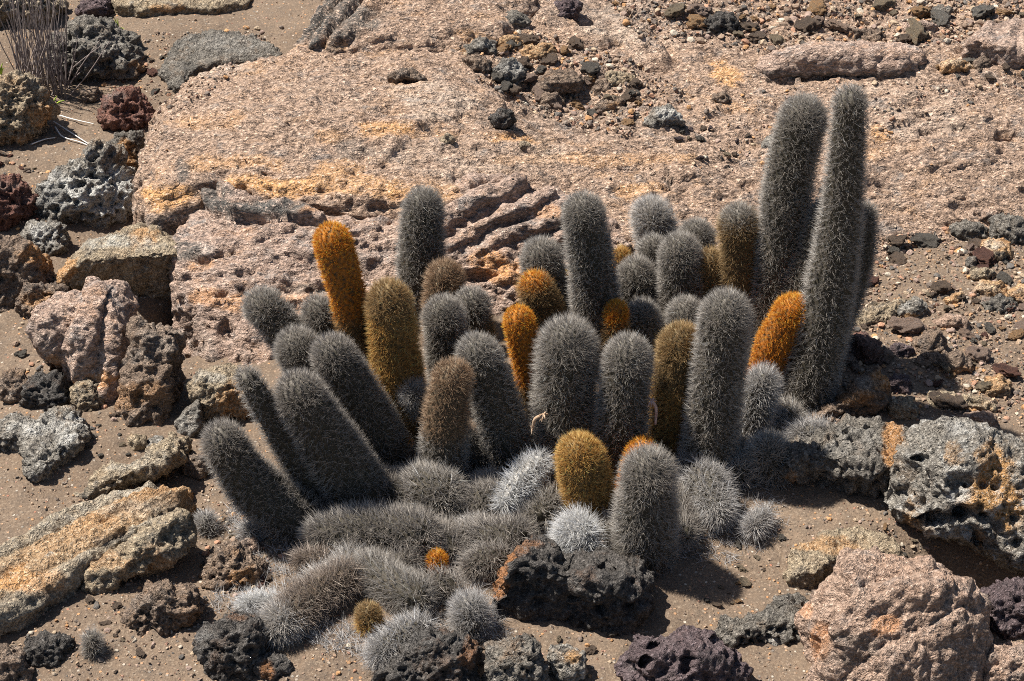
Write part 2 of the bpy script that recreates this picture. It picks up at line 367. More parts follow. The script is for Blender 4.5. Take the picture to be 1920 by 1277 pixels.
slab('lava_slab',
     [(256, 340, .11), (260, 262, .12), (293, 195, .12), (338, 148, .12), (388, 114, .12), (540, 92, .12), (600, 0, .12), (640, -90, .12),
      (2110, -90, .14), (2110, 440, .02), (1960, 470, 0), (1800, 480, 0), (1640, 500, 0), (1450, 520, .0), (1250, 520, .01), (1050, 480, .05),
      (760, 400, .12), (600, 384, .125), (480, 352, .13), (400, 330, .135), (362, 352, .13), (276, 398, .115)],
     [(285, 310, .125), (320, 200, .13), (400, 130, .13), (540, 100, .13), (450, 250, .155), (600, 200, .155), (800, 200, .15), (500, 340, .14),
      (300, 385, .12), (700, 330, .135), (900, 300, .125), (1000, 180, .11), (820, 200, .15), (1150, 250, .10), (1150, 380, .075), (1300, 300, .09), (1500, 250, .085), (1750, 250, .085),
      (1900, 300, .06), (1900, 450, .0), (1700, 470, .0), (1400, 440, .04), (1250, 470, .04), (1300, 100, .12), (1600, 100, .12), (1900, 100, .12), (900, 50, .14), (1300, 0, .14), (1900, 0, .14), (600, 60, .125),
      (1050, 430, .06), (760, 400, .12), (2200, 200, .09), (2200, -80, .14), (1300, -80, .15)],
     .0049, M['pink'], 'broad pinkish brown lava slab with rounded left shoulder, spread out behind the cactus',
     ropes=[([(850, 232, .13), (760, 250, .14), (700, 300, .14)], .02, .006),
            ([(1030, 40, .13), (1100, 80, .12), (1180, 60, .13), (1230, 120, .11)], .03, .018)],
     cracks=[([(1248, 300, .09), (1258, 345, .08), (1250, 390, .07), (1262, 420, .06)], .005, .011),
             ([(1700, 300, .08), (1770, 335, .07), (1800, 370, .06)], .003, .010),
             ([(480, 300, .14), (520, 285, .14), (600, 292, .14), (690, 300, .135)], .004, .010),
             ([(1560, 290, .085), (1690, 255, .085), (1790, 245, .085), (1900, 260, .07)], .003, .008),
             ([(900, 345, .11), (1050, 355, .10), (1250, 360, .08)], .004, .010),
             ([(1440, 148, .11), (1560, 146, .11), (1720, 144, .11)], .006, .016)],
     hollows=[(460, 305, 40, 9, .012), (508, 325, 30, 14, .012), (1890, 255, 30, 10, .015), (1230, 380, 14, 26, .02), (1400, 350, 18, 14, .01),
              (1060, 200, 150, 70, .018), (690, 285, 40, 16, .008), (300, 255, 8, 10, .012), (1350, 186, 16, 7, .01)],
     orange=[(320, 375, 55, 30, .9), (430, 300, 120, 22, .45), (520, 345, 110, 18, .8), (720, 240, 45, 14, .6), (640, 340, 110, 28, .6), (1360, 140, 38, 30, .85), (960, 260, 40, 10, .7),
             (780, 365, 120, 14, .6), (1200, 360, 90, 16, .5), (1120, 300, 180, 14, .35), (1650, 250, 16, 26, .5), (610, 255, 40, 14, .4)],
     pale=[(820, 190, 90, 45, .45), (420, 130, 60, 18, .5), (1180, 60, 80, 50, .45), (1700, 210, 120, 60, .25), (900, 300, 200, 40, .25)],
     dark=[(340, 320, 16, 26, .8), (680, 280, 40, 22, .6), (330, 420, 70, 32, .7), (1230, 20, 300, 30, .3), (1050, 210, 150, 50, .3)], seed=1.7)  # dark also paints the shade on the step face below the left shoulder
slab('lava_ledge',
     [(372, 326, .125), (335, 395, .11), (314, 450, .095), (332, 505, .08), (366, 560, .05), (376, 700, -.02), (480, 740, -.03), (700, 730, -.03), (900, 680, -.03),
      (1100, 600, -.02), (1250, 500, .02), (1230, 430, .05), (1080, 372, .10), (960, 330, .125), (880, 335, .12), (760, 388, .115), (600, 388, .12), (450, 343, .125)],
     [(375, 345, .125), (600, 405, .12), (760, 400, .115), (900, 352, .13), (1050, 385, .11), (345, 430, .105), (400, 480, .09), (600, 500, .075), (900, 480, .07), (400, 600, .045), (600, 600, .028),
      (420, 690, .005), (800, 600, .02), (1000, 560, .015), (1100, 480, .045), (1220, 450, .045), (700, 690, -.03), (1150, 570, -.01)],
     .0042, M['ledge'], 'lower lava ledge with curved grey rope on its rim, sloping to the cactus',
     ropes=[([(376, 352, .125), (400, 380, .12), (450, 394, .12), (520, 398, .12), (600, 402, .12)], .015, .022),
            ([(400, 335, .13), (430, 365, .125), (480, 378, .125), (530, 370, .125)], .012, .018),
            ([(800, 430, .10), (890, 375, .12), (970, 348, .125)], .017, .018), ([(840, 455, .09), (930, 405, .11), (1030, 372, .11)], .014, .013),
            ([(860, 482, .08), (950, 440, .09), (1050, 410, .095)], .013, .011), ([(860, 505, .07), (950, 480, .075), (1060, 440, .08)], .012, .009)],
     cracks=[([(375, 560, .06), (450, 545, .065), (560, 550, .055), (680, 540, .055)], .005, .012), ([(330, 470, .09), (380, 485, .09), (440, 470, .09)], .006, .014),
             ([(860, 520, .06), (960, 505, .06), (1050, 470, .06)], .007, .02)],
     hollows=[(425, 620, 26, 24, .02), (900, 515, 50, 12, .02), (1000, 350, 22, 14, .012), (555, 360, 24, 12, .012)],
     orange=[(420, 560, 60, 20, .6), (640, 560, 120, 30, .5), (760, 600, 90, 40, .4), (930, 500, 90, 26, .8), (560, 385, 30, 12, .6), (370, 495, 30, 12, .5), (1060, 400, 60, 14, .5)],
     pale=[(620, 540, 110, 14, .4), (380, 470, 30, 14, .4)],
     dark=[(345, 465, 26, 16, .9), (440, 388, 120, 18, 1.1), (390, 350, 32, 34, 1.), (590, 545, 50, 16, .7), (380, 640, 30, 60, .4), (960, 420, 60, 14, .5)], seed=5.2)
slab('lava_sheet',
     [(528, 104, .13), (548, 70, .14), (585, 20, .15), (625, -40, .15), (660, -100, .16), (1010, -100, .17), (1000, 0, .165), (930, 50, .16), (860, 84, .15), (760, 92, .145), (640, 96, .14)],
     [(540, 98, .135), (600, 30, .155), (680, 60, .155), (800, 60, .155), (880, 50, .155), (700, -60, .165), (960, -60, .17), (950, 10, .165), (740, 0, .165)],
     .0052, M['pink'], 'higher sheet of pink lava with a dark ropy left edge on top of the slab',
     ropes=[([(552, 84, .14), (590, 40, .15), (635, -10, .16)], .012, .022), ([(585, 88, .14), (620, 45, .155), (670, -10, .165)], .013, .02), ([(625, 88, .14), (660, 50, .155), (710, -5, .165)], .018, .010)],
     hollows=[(705, 20, 20, 12, .012)], dark=[(590, 45, 66, 66, 1.2), (640, 30, 60, 40, .9), (690, 25, 50, 14, .6)], orange=[(570, 92, 40, 12, .7), (620, 85, 40, 10, .6), (880, 70, 40, 14, .4)], seed=8.8)

bpy.context.view_layer.update()
DG = bpy.context.evaluated_depsgraph_get()
def hit(px, py, skip=()):
    d = Vector(ray(px, py)).normalized(); best = None
    for o in SURF:
        if o in skip: continue
        org = Vector(CAM) - o.location
        ok, loc, nor, i = o.ray_cast(org, d, depsgraph=DG)
        if ok:
            w = loc + o.location; t = (w - Vector(CAM)).length
            if best is None or t < best[0]: best = (t, np.array(w), np.array(nor), o)
    return best
def floor_z(x, y):
    best = -1
    for o in SURF:
        ok, loc, nor, i = o.ray_cast(Vector((x, y, 3)) - o.location, Vector((0, 0, -1)), depsgraph=DG)
        if ok: best = max(best, loc.z + o.location.z)
    return best

# ------------------------------------------------------------------ loose rocks traced one by one
def loft(c, ring, axes, prof):
    """rings of the outline (2D, metres) stacked along axis 2 with scale prof -> closed mesh"""
    n = len(ring); V = []; F = []
    for (t, s) in prof:
        for p in ring: V.append(c + axes[0] * p[0] * s + axes[1] * p[1] * s + axes[2] * t)
    m = len(prof)
    for k in range(m - 1):
        for i in range(n):
            j = (i + 1) % n; F.append([k * n + i, k * n + j, (k + 1) * n + j, (k + 1) * n + i])
    F.append(list(range(n))[::-1]); F.append(list(range((m - 1) * n, m * n)))
    return np.array(V), F
def resample(poly, n=44):
    P = np.array(poly, float); Q = np.vstack([P, P[:1]]); L = np.r_[0, np.cumsum(np.linalg.norm(np.diff(Q, axis=0), axis=1))]
    t = np.linspace(0, L[-1], n, endpoint=False); return np.stack([np.interp(t, L, Q[:, 0]), np.interp(t, L, Q[:, 1])], 1)
def bbox_poly(b, r, jag=.13, sq=2.6):
    x0, y0, x1, y1 = b; cx, cy = (x0 + x1) / 2, (y0 + y1) / 2; k = 16; o = []
    for i in range(k):
        a = 2 * math.pi * i / k + r.uniform(-.12, .12); c, s = math.cos(a), math.sin(a)
        q = (abs(c) ** sq + abs(s) ** sq) ** (-1 / sq) * (1 + r.uniform(-jag, jag * .5))
        o.append((cx + c * q * (x1 - x0) / 2, cy + s * q * (y1 - y0) / 2))
    return o
KIND = {   # lumps, grain, pits(amp, scale), ribs, facets
    'smooth': (.05, .014, 0, 0, 0, 3), 'rough': (.095, .045, .06, 3.6, 0, 2), 'scoria': (.12, .065, .10, 4.8, 0, 0),
    'vesicular': (.085, .035, .10, 3.6, 0, 2), 'block': (.04, .026, .04, 4, 0, 7), 'rope': (.045, .014, .02, 4, .13, 1), 'folded': (.06, .022, 0, 4, .085, 2)}
def rock(name, label, shape, kind, mat, depth=.75, mode='view', h=.03, seed=0, up=0., pits=(), orange=(), pale=(), dark=(), ribdir=None, voxk=56, cut=(), group=None, cat='rock', back=.5, sink=.0, nexp=2.6, ropes=3.0, strands=False, at=None):
    r = random.Random(seed * 77 + 5); rg = np.random.default_rng(seed + 100)
    poly = bbox_poly(shape, r) if isinstance(shape, tuple) else shape
    P = resample(poly); x0, y0 = P.min(0); x1, y1 = P.max(0); bx = P[P[:, 1] > y1 - (y1 - y0) * .12, 0].mean()
    if mode == 'view':
        b = at_z(at[0], at[1], ground_h(*[np.array([c]) for c in at_z(at[0], at[1], 0)[:2]])[0]) if at else hit(bx, y1 - (y1 - y0) * .04)[1]; k = mpp(b); W = (x1 - x0) * k; Hh = (y1 - y0) * k
        D = depth * min(W, Hh * 1.6); c0 = b + np.array([0, 1, 0]) * D * back + np.array([0, 0, up])
        dep = (c0 - CAM) @ FW
        pts = np.array([CAM + ray(*p) * dep for p in P]); c = pts.mean(0)
        ring = np.stack([(pts - c) @ RT, (pts - c) @ UP], 1)
        ts = np.linspace(-1, 1, 13); prof = [(t * D * .5, max(.03, (1 - abs(t) ** nexp) ** (1 / nexp))) for t in ts]
        Vb, Fb = loft(c, ring, (RT, UP, FW), prof); size = max(W, Hh)
    else:
        cz = hit((x0 + x1) / 2, (y0 + y1) / 2)[1][2]; zt = cz + h
        pts = np.array([at_z(p[0], p[1], zt - .4 * h) for p in P]); c = pts.mean(0)
        ring = (pts - c)[:, :2]; c = np.array([c[0], c[1], cz])
        prof = [(-.03 - sink, .96), (-.0, 1.), (h * .45, 1.0), (h * .78, .94), (h * .95, .80), (h * 1.03, .5), (h * 1.05, .12)]
        Vb, Fb = loft(c, ring, (np.array([1., 0, 0]), np.array([0, 1., 0]), np.array([0, 0, 1.])), prof)
        if ring.shape[0] and ((np.roll(ring[:, 0], -1) - ring[:, 0]) * (np.roll(ring[:, 1], -1) + ring[:, 1])).sum() > 0: Fb = [f[::-1] for f in Fb]
        size = float(np.ptp(ring, axis=0).max())
    vox = max(.0026, size / voxk)
    V, F = remesh(Vb, Fb, vox, 2)
    lump, grain, pa, ps, rib, nf = KIND[kind]
    S = min(size, .16) if mode == 'view' else min(size, max(h * 3.2, .05)); ctr = V.mean(0)
    for i in range(nf):                                                    # flat broken faces
        n = rg.normal(size=3); n[2] = abs(n[2]) * .8; n /= np.linalg.norm(n); d = (V - ctr) @ n; lim = np.quantile(d, .5) + (d.max() - np.quantile(d, .5)) * rg.uniform(.62, .85)
        V = V - n * np.clip(d - lim, 0, None)[:, None] * .9
    for (n, fr) in cut:
        n = np.array(n, float); n /= np.linalg.norm(n); d = (V - ctr) @ n; V = V - n * np.clip(d - d.max() * fr, 0, None)[:, None] * .97
    N = normals(V, F); q = V + seed * 3.7
    disp = S * (lump * fbm(q / S * 2.2, 3, .5) + grain * fbm(q / S * 9, 3, .6)) + .0030 * fbm(q * 85, 3, .65) + .0016 * ridged(q * 55, 2)
    if pa:
        w = worley(q / S * ps * 2); disp -= S * pa * (1 - sstep(.12, .46, w)) * sstep(-.35, .25, fbm(q / S * 2.5 + 7, 2))
        w = worley(q / S * ps * 5); disp -= S * pa * .30 * (1 - sstep(.15, .5, w))
    if rib:
        a = np.array(ribdir if ribdir else (1, .2, 0), float); a /= np.linalg.norm(a)
        qq = q / S; bb = np.cross(a, (0, 1, 0) if abs(a[2]) > .6 else (0, 0, 1)); bb /= np.linalg.norm(bb)
        qa = qq - a * (qq @ a)[:, None] * .9
        tt = (qq @ bb) * ropes + .30 * fbm(qa * 1.0 + 3, 2) + .10 * fbm(qq * 3, 2); strand = np.floor(tt).astype(int)
        disp += S * rib * (np.sqrt(np.abs(np.sin(math.pi * tt))) - .6) * (.75 + .5 * fbm(qq * 1.3 + 8, 2)) + S * rib * .35 * fbm(qa * 7, 3)
    u, v = proj(V)
    front = (N @ FW) < .1
    for (px, py, rx, ry, hh) in pits:
        d2 = np.sqrt(((u - px) / rx) ** 2 + ((v - py) / ry) ** 2) + .15 * fbm(q * 40, 2)
        m = np.where(front, 1 - sstep(.55, 1.0, d2), 0); V = V + FW * (m * hh)[:, None]
    V = V + N * disp[:, None]
    att = {}
    if orange: att['orange'] = blobs(V, orange, seed)
    if pale: att['pale'] = blobs(V, pale, seed + 3)
    if dark: att['dark'] = blobs(V, dark, seed + 6)
    if strands:
        hv = PERM[(strand * 7 + 50) & 255] / 255.; br = .6 + .6 * fbm(q * 9, 3)
        att['orange'] = np.maximum(att.get('orange', 0), np.where(hv > .68, .75, 0) * br); att['pale'] = np.maximum(att.get('pale', 0), np.where((hv > .25) & (hv < .5), .6, 0) * br); att['dark'] = np.maximum(att.get('dark', 0), np.where(hv < .18, .6, 0) * br)
    org = V.mean(0); org[2] = V[:, 2].min()
    return add(name, mk_mesh(name, V - org, F, M[mat], True, att), org, label=label, cat=cat, group=group)

def build_rocks():
    # left side -------------------------------------------------
    rock('lava_boulder', 'dark lichen-crusted boulder right beside the dry grass tuft', [(95, 120), (100, 75), (150, 45), (200, 40), (232, 62), (262, 100), (282, 135), (260, 158), (190, 166), (130, 160)], 'scoria', 'grey', .9, seed=1, orange=[(270, 125, 26, 26, .8)], pale=[(180, 75, 60, 20, .4)])
    rock('lava_boulder', 'tan honeycombed boulder at the foot of the dry grass, two lumps high', [(-60, 170), (0, 150), (50, 138), (85, 165), (98, 205), (70, 245), (55, 275), (0, 288), (-60, 285)], 'scoria', 'tan', .8, seed=2, orange=[(75, 215, 25, 25, .8), (30, 265, 40, 16, .6)])
    rock('lava_boulder', 'pale hollow boulder at the top, half hidden by dry grass stalks', [(-40, -10), (20, -35), (80, -20), (120, 10), (100, 50), (40, 60), (-40, 62)], 'scoria', 'tan', .8, seed=3, pits=[(22, 38, 24, 12, .03)], pale=[(40, 5, 60, 20, .5)])
    rock('scoria_rock', 'rounded purple-black stone beside a green grass sprout', (148, -4, 212, 42), 'scoria', 'purple', .8, seed=4)
    rock('scoria_rock', 'brick red crumbly rock against the left shoulder of the slab', [(185, 235), (195, 190), (225, 165), (260, 172), (282, 200), (300, 225), (285, 248), (240, 255), (200, 250)], 'scoria', 'red', .9, seed=5, pale=[(220, 180, 22, 12, .6)])
    rock('lava_stone', 'small grey stone touching the left side of the red crumbly rock', (150, 166, 200, 198), 'rough', 'brown', .8, seed=6)
    rock('lava_outcrop', 'flat grey porous outcrop on the sand behind the slab shoulder', [(300, 130), (330, 75), (400, 55), (480, 65), (530, 95), (520, 112), (420, 118), (370, 130), (330, 165)], 'scoria', 'grey', mode='flat', h=.012, seed=7, pale=[(430, 80, 80, 18, .35)])
    rock('lava_outcrop', 'low tan crust running along the far edge of the sand', [(205, -12), (320, -20), (470, -25), (470, 2), (420, 14), (340, 14), (280, 18), (215, 8)], 'scoria', 'tan', mode='flat', h=.016, seed=8, orange=[(320, 16, 50, 8, .7)])
    rock('lava_stone', 'orange and black stone wedged between the white lichen boulder and the slab', [(205, 265), (222, 248), (262, 250), (268, 290), (258, 325), (235, 318), (215, 290)], 'scoria', 'grey', .8, seed=9, orange=[(240, 295, 22, 30, 1.)])
    rock('lava_boulder', 'white lichen-covered boulder left of the slab', [(62, 395), (75, 340), (110, 320), (150, 300), (180, 272), (215, 282), (235, 310), (262, 345), (262, 400), (235, 432), (160, 440), (90, 432)], 'scoria', 'lichen', .8, seed=10, pale=[(185, 365, 95, 62, 1.6)], dark=[(95, 370, 30, 40, .7), (205, 290, 30, 20, .6)], orange=[(250, 390, 14, 36, .8)], pits=[(150, 345, 14, 10, .02), (180, 332, 34, 7, .015)])
    rock('lava_block', 'angular block with cream top and black shadowed front, under the white lichen boulder', [(95, 520), (90, 470), (110, 435), (170, 425), (240, 410), (285, 425), (340, 462), (384, 515), (384, 575), (320, 606), (200, 600), (130, 570)], 'block', 'tan', .8, seed=11, at=(150, 590), back=.3, cut=[((0.1, -.9, -.15), .3), ((0, -.12, 1), .6)], pale=[(200, 455, 100, 16, 1.)], orange=[(115, 500, 28, 36, .9), (260, 440, 34, 22, .8)])
    rock('lava_boulder', 'rippled pink boulder, folded into rounded ridges, left of the cactus', [(42, 605), (60, 575), (105, 568), (120, 548), (150, 540), (170, 525), (225, 530), (245, 570), (238, 620), (250, 680), (260, 720), (230, 770), (170, 735), (120, 700), (80, 660)], 'folded', 'ledge', .8, seed=12, ribdir=(.25, 0, 1), orange=[(180, 715, 50, 18, .9), (105, 680, 20, 18, .7)], dark=[(90, 640, 36, 20, .4)])
    rock('lava_boulder', 'grey lava boulder with a straight shaded right side, beside the dark crevice', [(238, 640), (255, 590), (275, 575), (330, 588), (352, 630), (362, 690), (348, 720), (350, 780), (300, 812), (240, 800), (215, 760), (235, 700)], 'rough', 'brown', .8, seed=13, pale=[(290, 640, 50, 50, .35)], orange=[(270, 740, 70, 30, .5)], cut=[((1, -.25, 0), .6)])
    rock('lava_stone', 'oval smooth grey stone lying against the foot of the grey boulder', [(328, 800), (345, 765), (372, 752), (386, 770), (382, 805), (355, 825), (335, 822)], 'smooth', 'grey', .7, seed=14, pale=[(358, 790, 30, 30, .5)])
    rock('lava_boulder', 'cream and orange lump below the lava ledge, touching the leftmost cactus stems', [(355, 720), (375, 695), (430, 690), (475, 705), (490, 760), (470, 810), (420, 815), (385, 790)], 'rough', 'tan', .8, seed=15, orange=[(440, 750, 40, 40, .7), (470, 790, 24, 20, .9)], pale=[(400, 710, 40, 12, .7)])
    rock('lava_log', 'tan log-shaped rock lying above the long ropy lava tongue', [(148, 935), (165, 900), (220, 872), (280, 850), (330, 815), (358, 830), (362, 852), (320, 880), (250, 915), (190, 950)], 'rough', 'tan', .9, seed=16, pale=[(270, 865, 70, 20, .5)], dark=[(170, 925, 30, 20, .6)])
    rock('lava_tongue', 'long ropy lava tongue with parallel orange and grey strands', [(-80, 1095), (0, 1045), (100, 985), (200, 930), (300, 885), (350, 872), (352, 945), (320, 985), (250, 1010), (190, 1050), (120, 1100), (40, 1150), (-80, 1205)], 'rope', 'tan', mode='flat', h=.035, seed=17, ribdir=(1, .95, 0), voxk=96, ropes=4.0, strands=True, orange=[(60, 1080, 90, 30, .9), (190, 1000, 60, 14, .5)], dark=[(230, 1010, 50, 16, .7), (310, 950, 50, 30, .5), (60, 1130, 120, 26, .4)], pale=[(240, 950, 90, 20, .4)])
    rock('lava_rock', 'yellowish broken rock under the right end of the ropy tongue', [(150, 1090), (195, 1030), (255, 1005), (340, 968), (362, 1000), (330, 1035), (285, 1078), (225, 1090), (210, 1118), (165, 1112)], 'rough', 'tan', .7, seed=18, orange=[(200, 1050, 50, 30, .5)], dark=[(320, 1010, 40, 30, .4)])
    rock('lava_crust', 'pale lichen crust plate lying flat on the sand', [(-40, 800), (20, 790), (60, 800), (110, 770), (150, 770), (165, 800), (145, 835), (105, 865), (70, 885), (45, 870), (30, 830), (-40, 825)], 'scoria', 'lichen', mode='flat', h=.025, seed=19, pale=[(120, 800, 50, 30, .8), (50, 800, 40, 16, .7)])
    rock('lava_stone', 'dark rough stone above the pale lichen crust plate', (48, 700, 128, 778), 'scoria', 'black', .8, seed=20)
    rock('lava_stone', 'small round tan stone next to the dark rough stone', (135, 712, 195, 775), 'scoria', 'tan', .8, seed=21, dark=[(180, 740, 20, 30, .5)])
    rock('lava_stone', 'round dark stone alone on the sand above the ropy tongue', (83, 967, 136, 1006), 'scoria', 'black', .9, seed=22, pale=[(100, 975, 20, 8, .4)])
    rock('lava_stone', 'flat dark oval stone near the bottom with tan stone at its side', (42, 1194, 136, 1254), 'scoria', 'black', .8, seed=23)
    rock('lava_rock', 'tan rock cut by the bottom left corner', (-60, 1215, 72, 1300), 'rough', 'brown', .8, seed=24)
    rock('lava_rock', 'dark grey pitted rock under the fallen brown stem', [(368, 1215), (380, 1180), (420, 1165), (465, 1150), (495, 1165), (500, 1230), (480, 1275), (430, 1285), (390, 1255)], 'scoria', 'black', .8, seed=25, pale=[(385, 1190, 20, 12, .5)], orange=[(450, 1158, 30, 8, .4)])
    rock('lava_rock', 'brown scabby rock beside the dark grey pitted rock', [(230, 1160), (250, 1120), (310, 1090), (370, 1100), (385, 1130), (360, 1170), (310, 1195), (250, 1198)], 'scoria', 'brown', .7, seed=26, pale=[(270, 1130, 40, 20, .4)])
    rock('lava_rock', 'dark red crumbly rock at the left border', [(-60, 350), (0, 330), (45, 345), (75, 385), (60, 410), (20, 440), (-60, 450)], 'scoria', 'red', .8, seed=27, pale=[(20, 350, 26, 10, .5)])
    rock('lava_rock', 'brown and orange banded rock below the dark red one at the border', [(-60, 460), (0, 445), (60, 460), (95, 490), (105, 540), (70, 580), (30, 600), (-60, 600)], 'rough', 'brown', .8, seed=28, orange=[(60, 485, 40, 24, .9)])
    rock('lava_stone', 'crusty tan stone between the banded rock and the rippled pink boulder', (35, 530, 130, 610), 'scoria', 'brown', .7, seed=29, orange=[(80, 555, 30, 16, .6)])
    rock('lava_stone', 'grey lump covered in pale lichen, left of the cream-topped block', (45, 415, 130, 490), 'scoria', 'lichen', .8, seed=30, pale=[(85, 440, 40, 25, .7)])
    rock('lava_stone', 'long low grey rock under the rippled pink boulder', (0, 690, 60, 760), 'rough', 'brown', .7, seed=31)
    rock('lava_stone', 'tan stub of rock above the log-shaped rock', (238, 808, 275, 850), 'block', 'tan', .8, seed=32)
    rock('lava_stone', 'small pale stone beside the log-shaped rock', (275, 820, 315, 850), 'rough', 'lichen', .8, seed=33)
    rock('lava_stone', 'brown knob at the upper end of the ropy tongue', (345, 850, 392, 905), 'rough', 'brown', .8, seed=34)
    rock('lava_clod', 'crumbly rust-brown clod below the front-left stem', [(380, 1075), (400, 1030), (430, 1015), (470, 1040), (505, 1050), (500, 1090), (450, 1105), (400, 1110)], 'scoria', 'brown', .8, seed=35, orange=[(460, 1080, 30, 20, .8)])
    rock('lava_stone', 'flat pinkish stone on the crumbly rust-brown clod', (440, 1008, 495, 1042), 'block', 'rose', .7, seed=36)
    rock('lava_stone', 'small black and orange stone below the fallen brown stem', (480, 1225, 545, 1276), 'scoria', 'black', .8, seed=37, orange=[(500, 1255, 20, 22, .9)])
    # front ------------------------------------------------------
    rock('lava_rock', 'large black pitted rock with a bare orange corner at the foot of the cactus', [(888, 1075), (900, 1035), (935, 1008), (985, 1000), (1035, 1020), (1060, 1045), (1130, 1045), (1200, 1050), (1225, 1085), (1222, 1140), (1190, 1165), (1130, 1200), (1060, 1222), (985, 1212), (915, 1170)], 'vesicular', 'black', .75, seed=40, voxk=62, orange=[(912, 1065, 52, 62, 1.8), (960, 1022, 46, 20, .6)], cut=[((-.1, -1, .1), .55)], pits=[(1140, 1065, 24, 16, .02), (1085, 1060, 24, 16, .018), (1130, 1140, 14, 12, .014)])
    rock('scoria_rock', 'purple-black scoria full of round gas holes, in front of the large black rock', [(1145, 1300), (1165, 1225), (1195, 1190), (1250, 1195), (1290, 1178), (1335, 1195), (1385, 1225), (1405, 1260), (1390, 1310), (1270, 1330)], 'vesicular', 'purple', .8, seed=41, voxk=60, pits=[(1226, 1221, 11, 9, .02), (1216, 1241, 13, 10, .024), (1340, 1210, 16, 8, .02), (1378, 1232, 10, 14, .02), (1195, 1206, 10, 8, .012), (1290, 1240, 18, 10, .014)])
    rock('lava_rock', 'broad dark grey pitted rock behind the pale fallen stem', [(700, 1250), (740, 1200), (800, 1175), (850, 1185), (890, 1220), (905, 1260), (890, 1310), (740, 1320)], 'scoria', 'black', .8, seed=42, orange=[(880, 1225, 18, 30, .6)], pale=[(800, 1200, 60, 20, .15)])
    rock('lava_rock', 'bluish grey rough rock beside the broad dark rock', [(905, 1260), (920, 1215), (960, 1192), (1000, 1205), (1025, 1250), (1020, 1310), (920, 1320)], 'scoria', 'grey', .8, seed=43)
    rock('lava_stone', 'pale stone with a cream top next to the bluish grey rock', (1025, 1210, 1098, 1290), 'rough', 'lichen', .8, seed=44, orange=[(1075, 1235, 18, 16, .6)])
    # right front ------------------------------------------------
    rock('lava_block', 'long grey-brown block with knobbly top and shaded front, right of the cactus base', [(1438, 960), (1440, 890), (1470, 850), (1530, 815), (1590, 792), (1650, 785), (1690, 800), (1700, 850), (1660, 905), (1600, 925), (1520, 960), (1470, 985)], 'scoria', 'grey', .9, seed=50, voxk=60, orange=[(1675, 840, 20, 50, 1.), (1480, 895, 16, 14, .6), (1450, 940, 10, 20, .5)], cut=[((-.2, -1, -.10), .42), ((0, -.1, 1), .7)], pale=[(1590, 830, 80, 30, .35)])
    rock('lava_boulder', 'big grey boulder full of cavities with an orange right flank', [(1645, 935), (1650, 890), (1690, 850), (1720, 810), (1765, 782), (1830, 800), (1865, 830), (1930, 830), (2000, 860), (2010, 1000), (1960, 1080), (1880, 1070), (1820, 1025), (1760, 1010), (1700, 975), (1665, 955)], 'vesicular', 'lichen', .8, seed=51, voxk=66, up=.045, back=.3, orange=[(1870, 930, 60, 80, 1.2), (1720, 985, 30, 26, .8), (1850, 850, 20, 24, .7), (1790, 850, 26, 24, .5)], dark=[(1700, 880, 60, 40, .4), (1820, 860, 40, 30, .4), (1790, 960, 30, 20, .4)], pits=[(1728, 860, 17, 9, .02), (1758, 972, 34, 15, .04), (1806, 962, 20, 18, .035), (1835, 1008, 12, 16, .025), (1845, 965, 10, 8, .02), (1790, 905, 14, 22, .014), (1690, 925, 24, 12, .012)], pale=[(1795, 930, 30, 20, .9), (1770, 995, 60, 20, .8), (1800, 800, 40, 14, .8)])
    rock('lava_boulder', 'pinkish crusty boulder with fold ridges in the lower right corner', [(1490, 1130), (1500, 1080), (1545, 1040), (1620, 1045), (1680, 1055), (1740, 1045), (1790, 1085), (1825, 1120), (1835, 1180), (1820, 1300), (1640, 1330), (1500, 1310), (1515, 1240), (1520, 1190)], 'folded', 'rose', .8, seed=52, voxk=70, ribdir=(.8, .3, .5), orange=[(1535, 1200, 26, 40, .7), (1650, 1180, 30, 20, .7), (1505, 1140, 16, 20, .5)], dark=[(1590, 1220, 60, 40, .5), (1800, 1220, 60, 60, .3)])
    rock('lava_rock', 'tan slanting shelf of rock on the sand above the pinkish crusty boulder', [(1470, 1070), (1490, 1030), (1545, 1000), (1590, 985), (1680, 1010), (1715, 1040), (1640, 1050), (1560, 1060), (1500, 1100)], 'rough', 'tan', mode='flat', h=.022, seed=53, orange=[(1560, 1020, 60, 20, .6)], dark=[(1495, 1085, 20, 20, .5)])
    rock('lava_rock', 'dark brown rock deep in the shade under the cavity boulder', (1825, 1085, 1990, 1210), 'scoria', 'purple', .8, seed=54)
    rock('lava_rock', 'pink rock cut by the lower right corner', (1826, 1205, 1990, 1310), 'rough', 'rose', .8, seed=55)
    rock('lava_rock', 'low black rough ridge in the sand left of the pinkish crusty boulder', [(1330, 1190), (1350, 1165), (1420, 1150), (1500, 1155), (1515, 1185), (1490, 1205), (1400, 1212), (1345, 1210)], 'scoria', 'grey', .8, seed=56)
    rock('lava_stone', 'dark broken stone on top of the black rough ridge', (1445, 1115, 1515, 1160), 'scoria', 'grey', .8, seed=57)
    rock('lava_slab_piece', 'tilted orange-rimmed plate leaning up beside the tall stems', [(1515, 790), (1560, 750), (1610, 712), (1645, 690), (1672, 695), (1668, 730), (1640, 765), (1590, 790), (1545, 800)], 'rough', 'brown', .55, seed=58, orange=[(1650, 715, 22, 30, 1.), (1600, 745, 40, 14, .6)], pale=[(1625, 715, 26, 14, .5)])
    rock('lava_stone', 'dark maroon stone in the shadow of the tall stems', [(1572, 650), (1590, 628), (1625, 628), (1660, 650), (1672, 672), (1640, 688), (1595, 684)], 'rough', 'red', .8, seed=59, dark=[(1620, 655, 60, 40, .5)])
    rock('lava_stone', 'small purple stone between the maroon stone and the wedge', (1662, 645, 1712, 672), 'rough', 'purple', .8, seed=60)
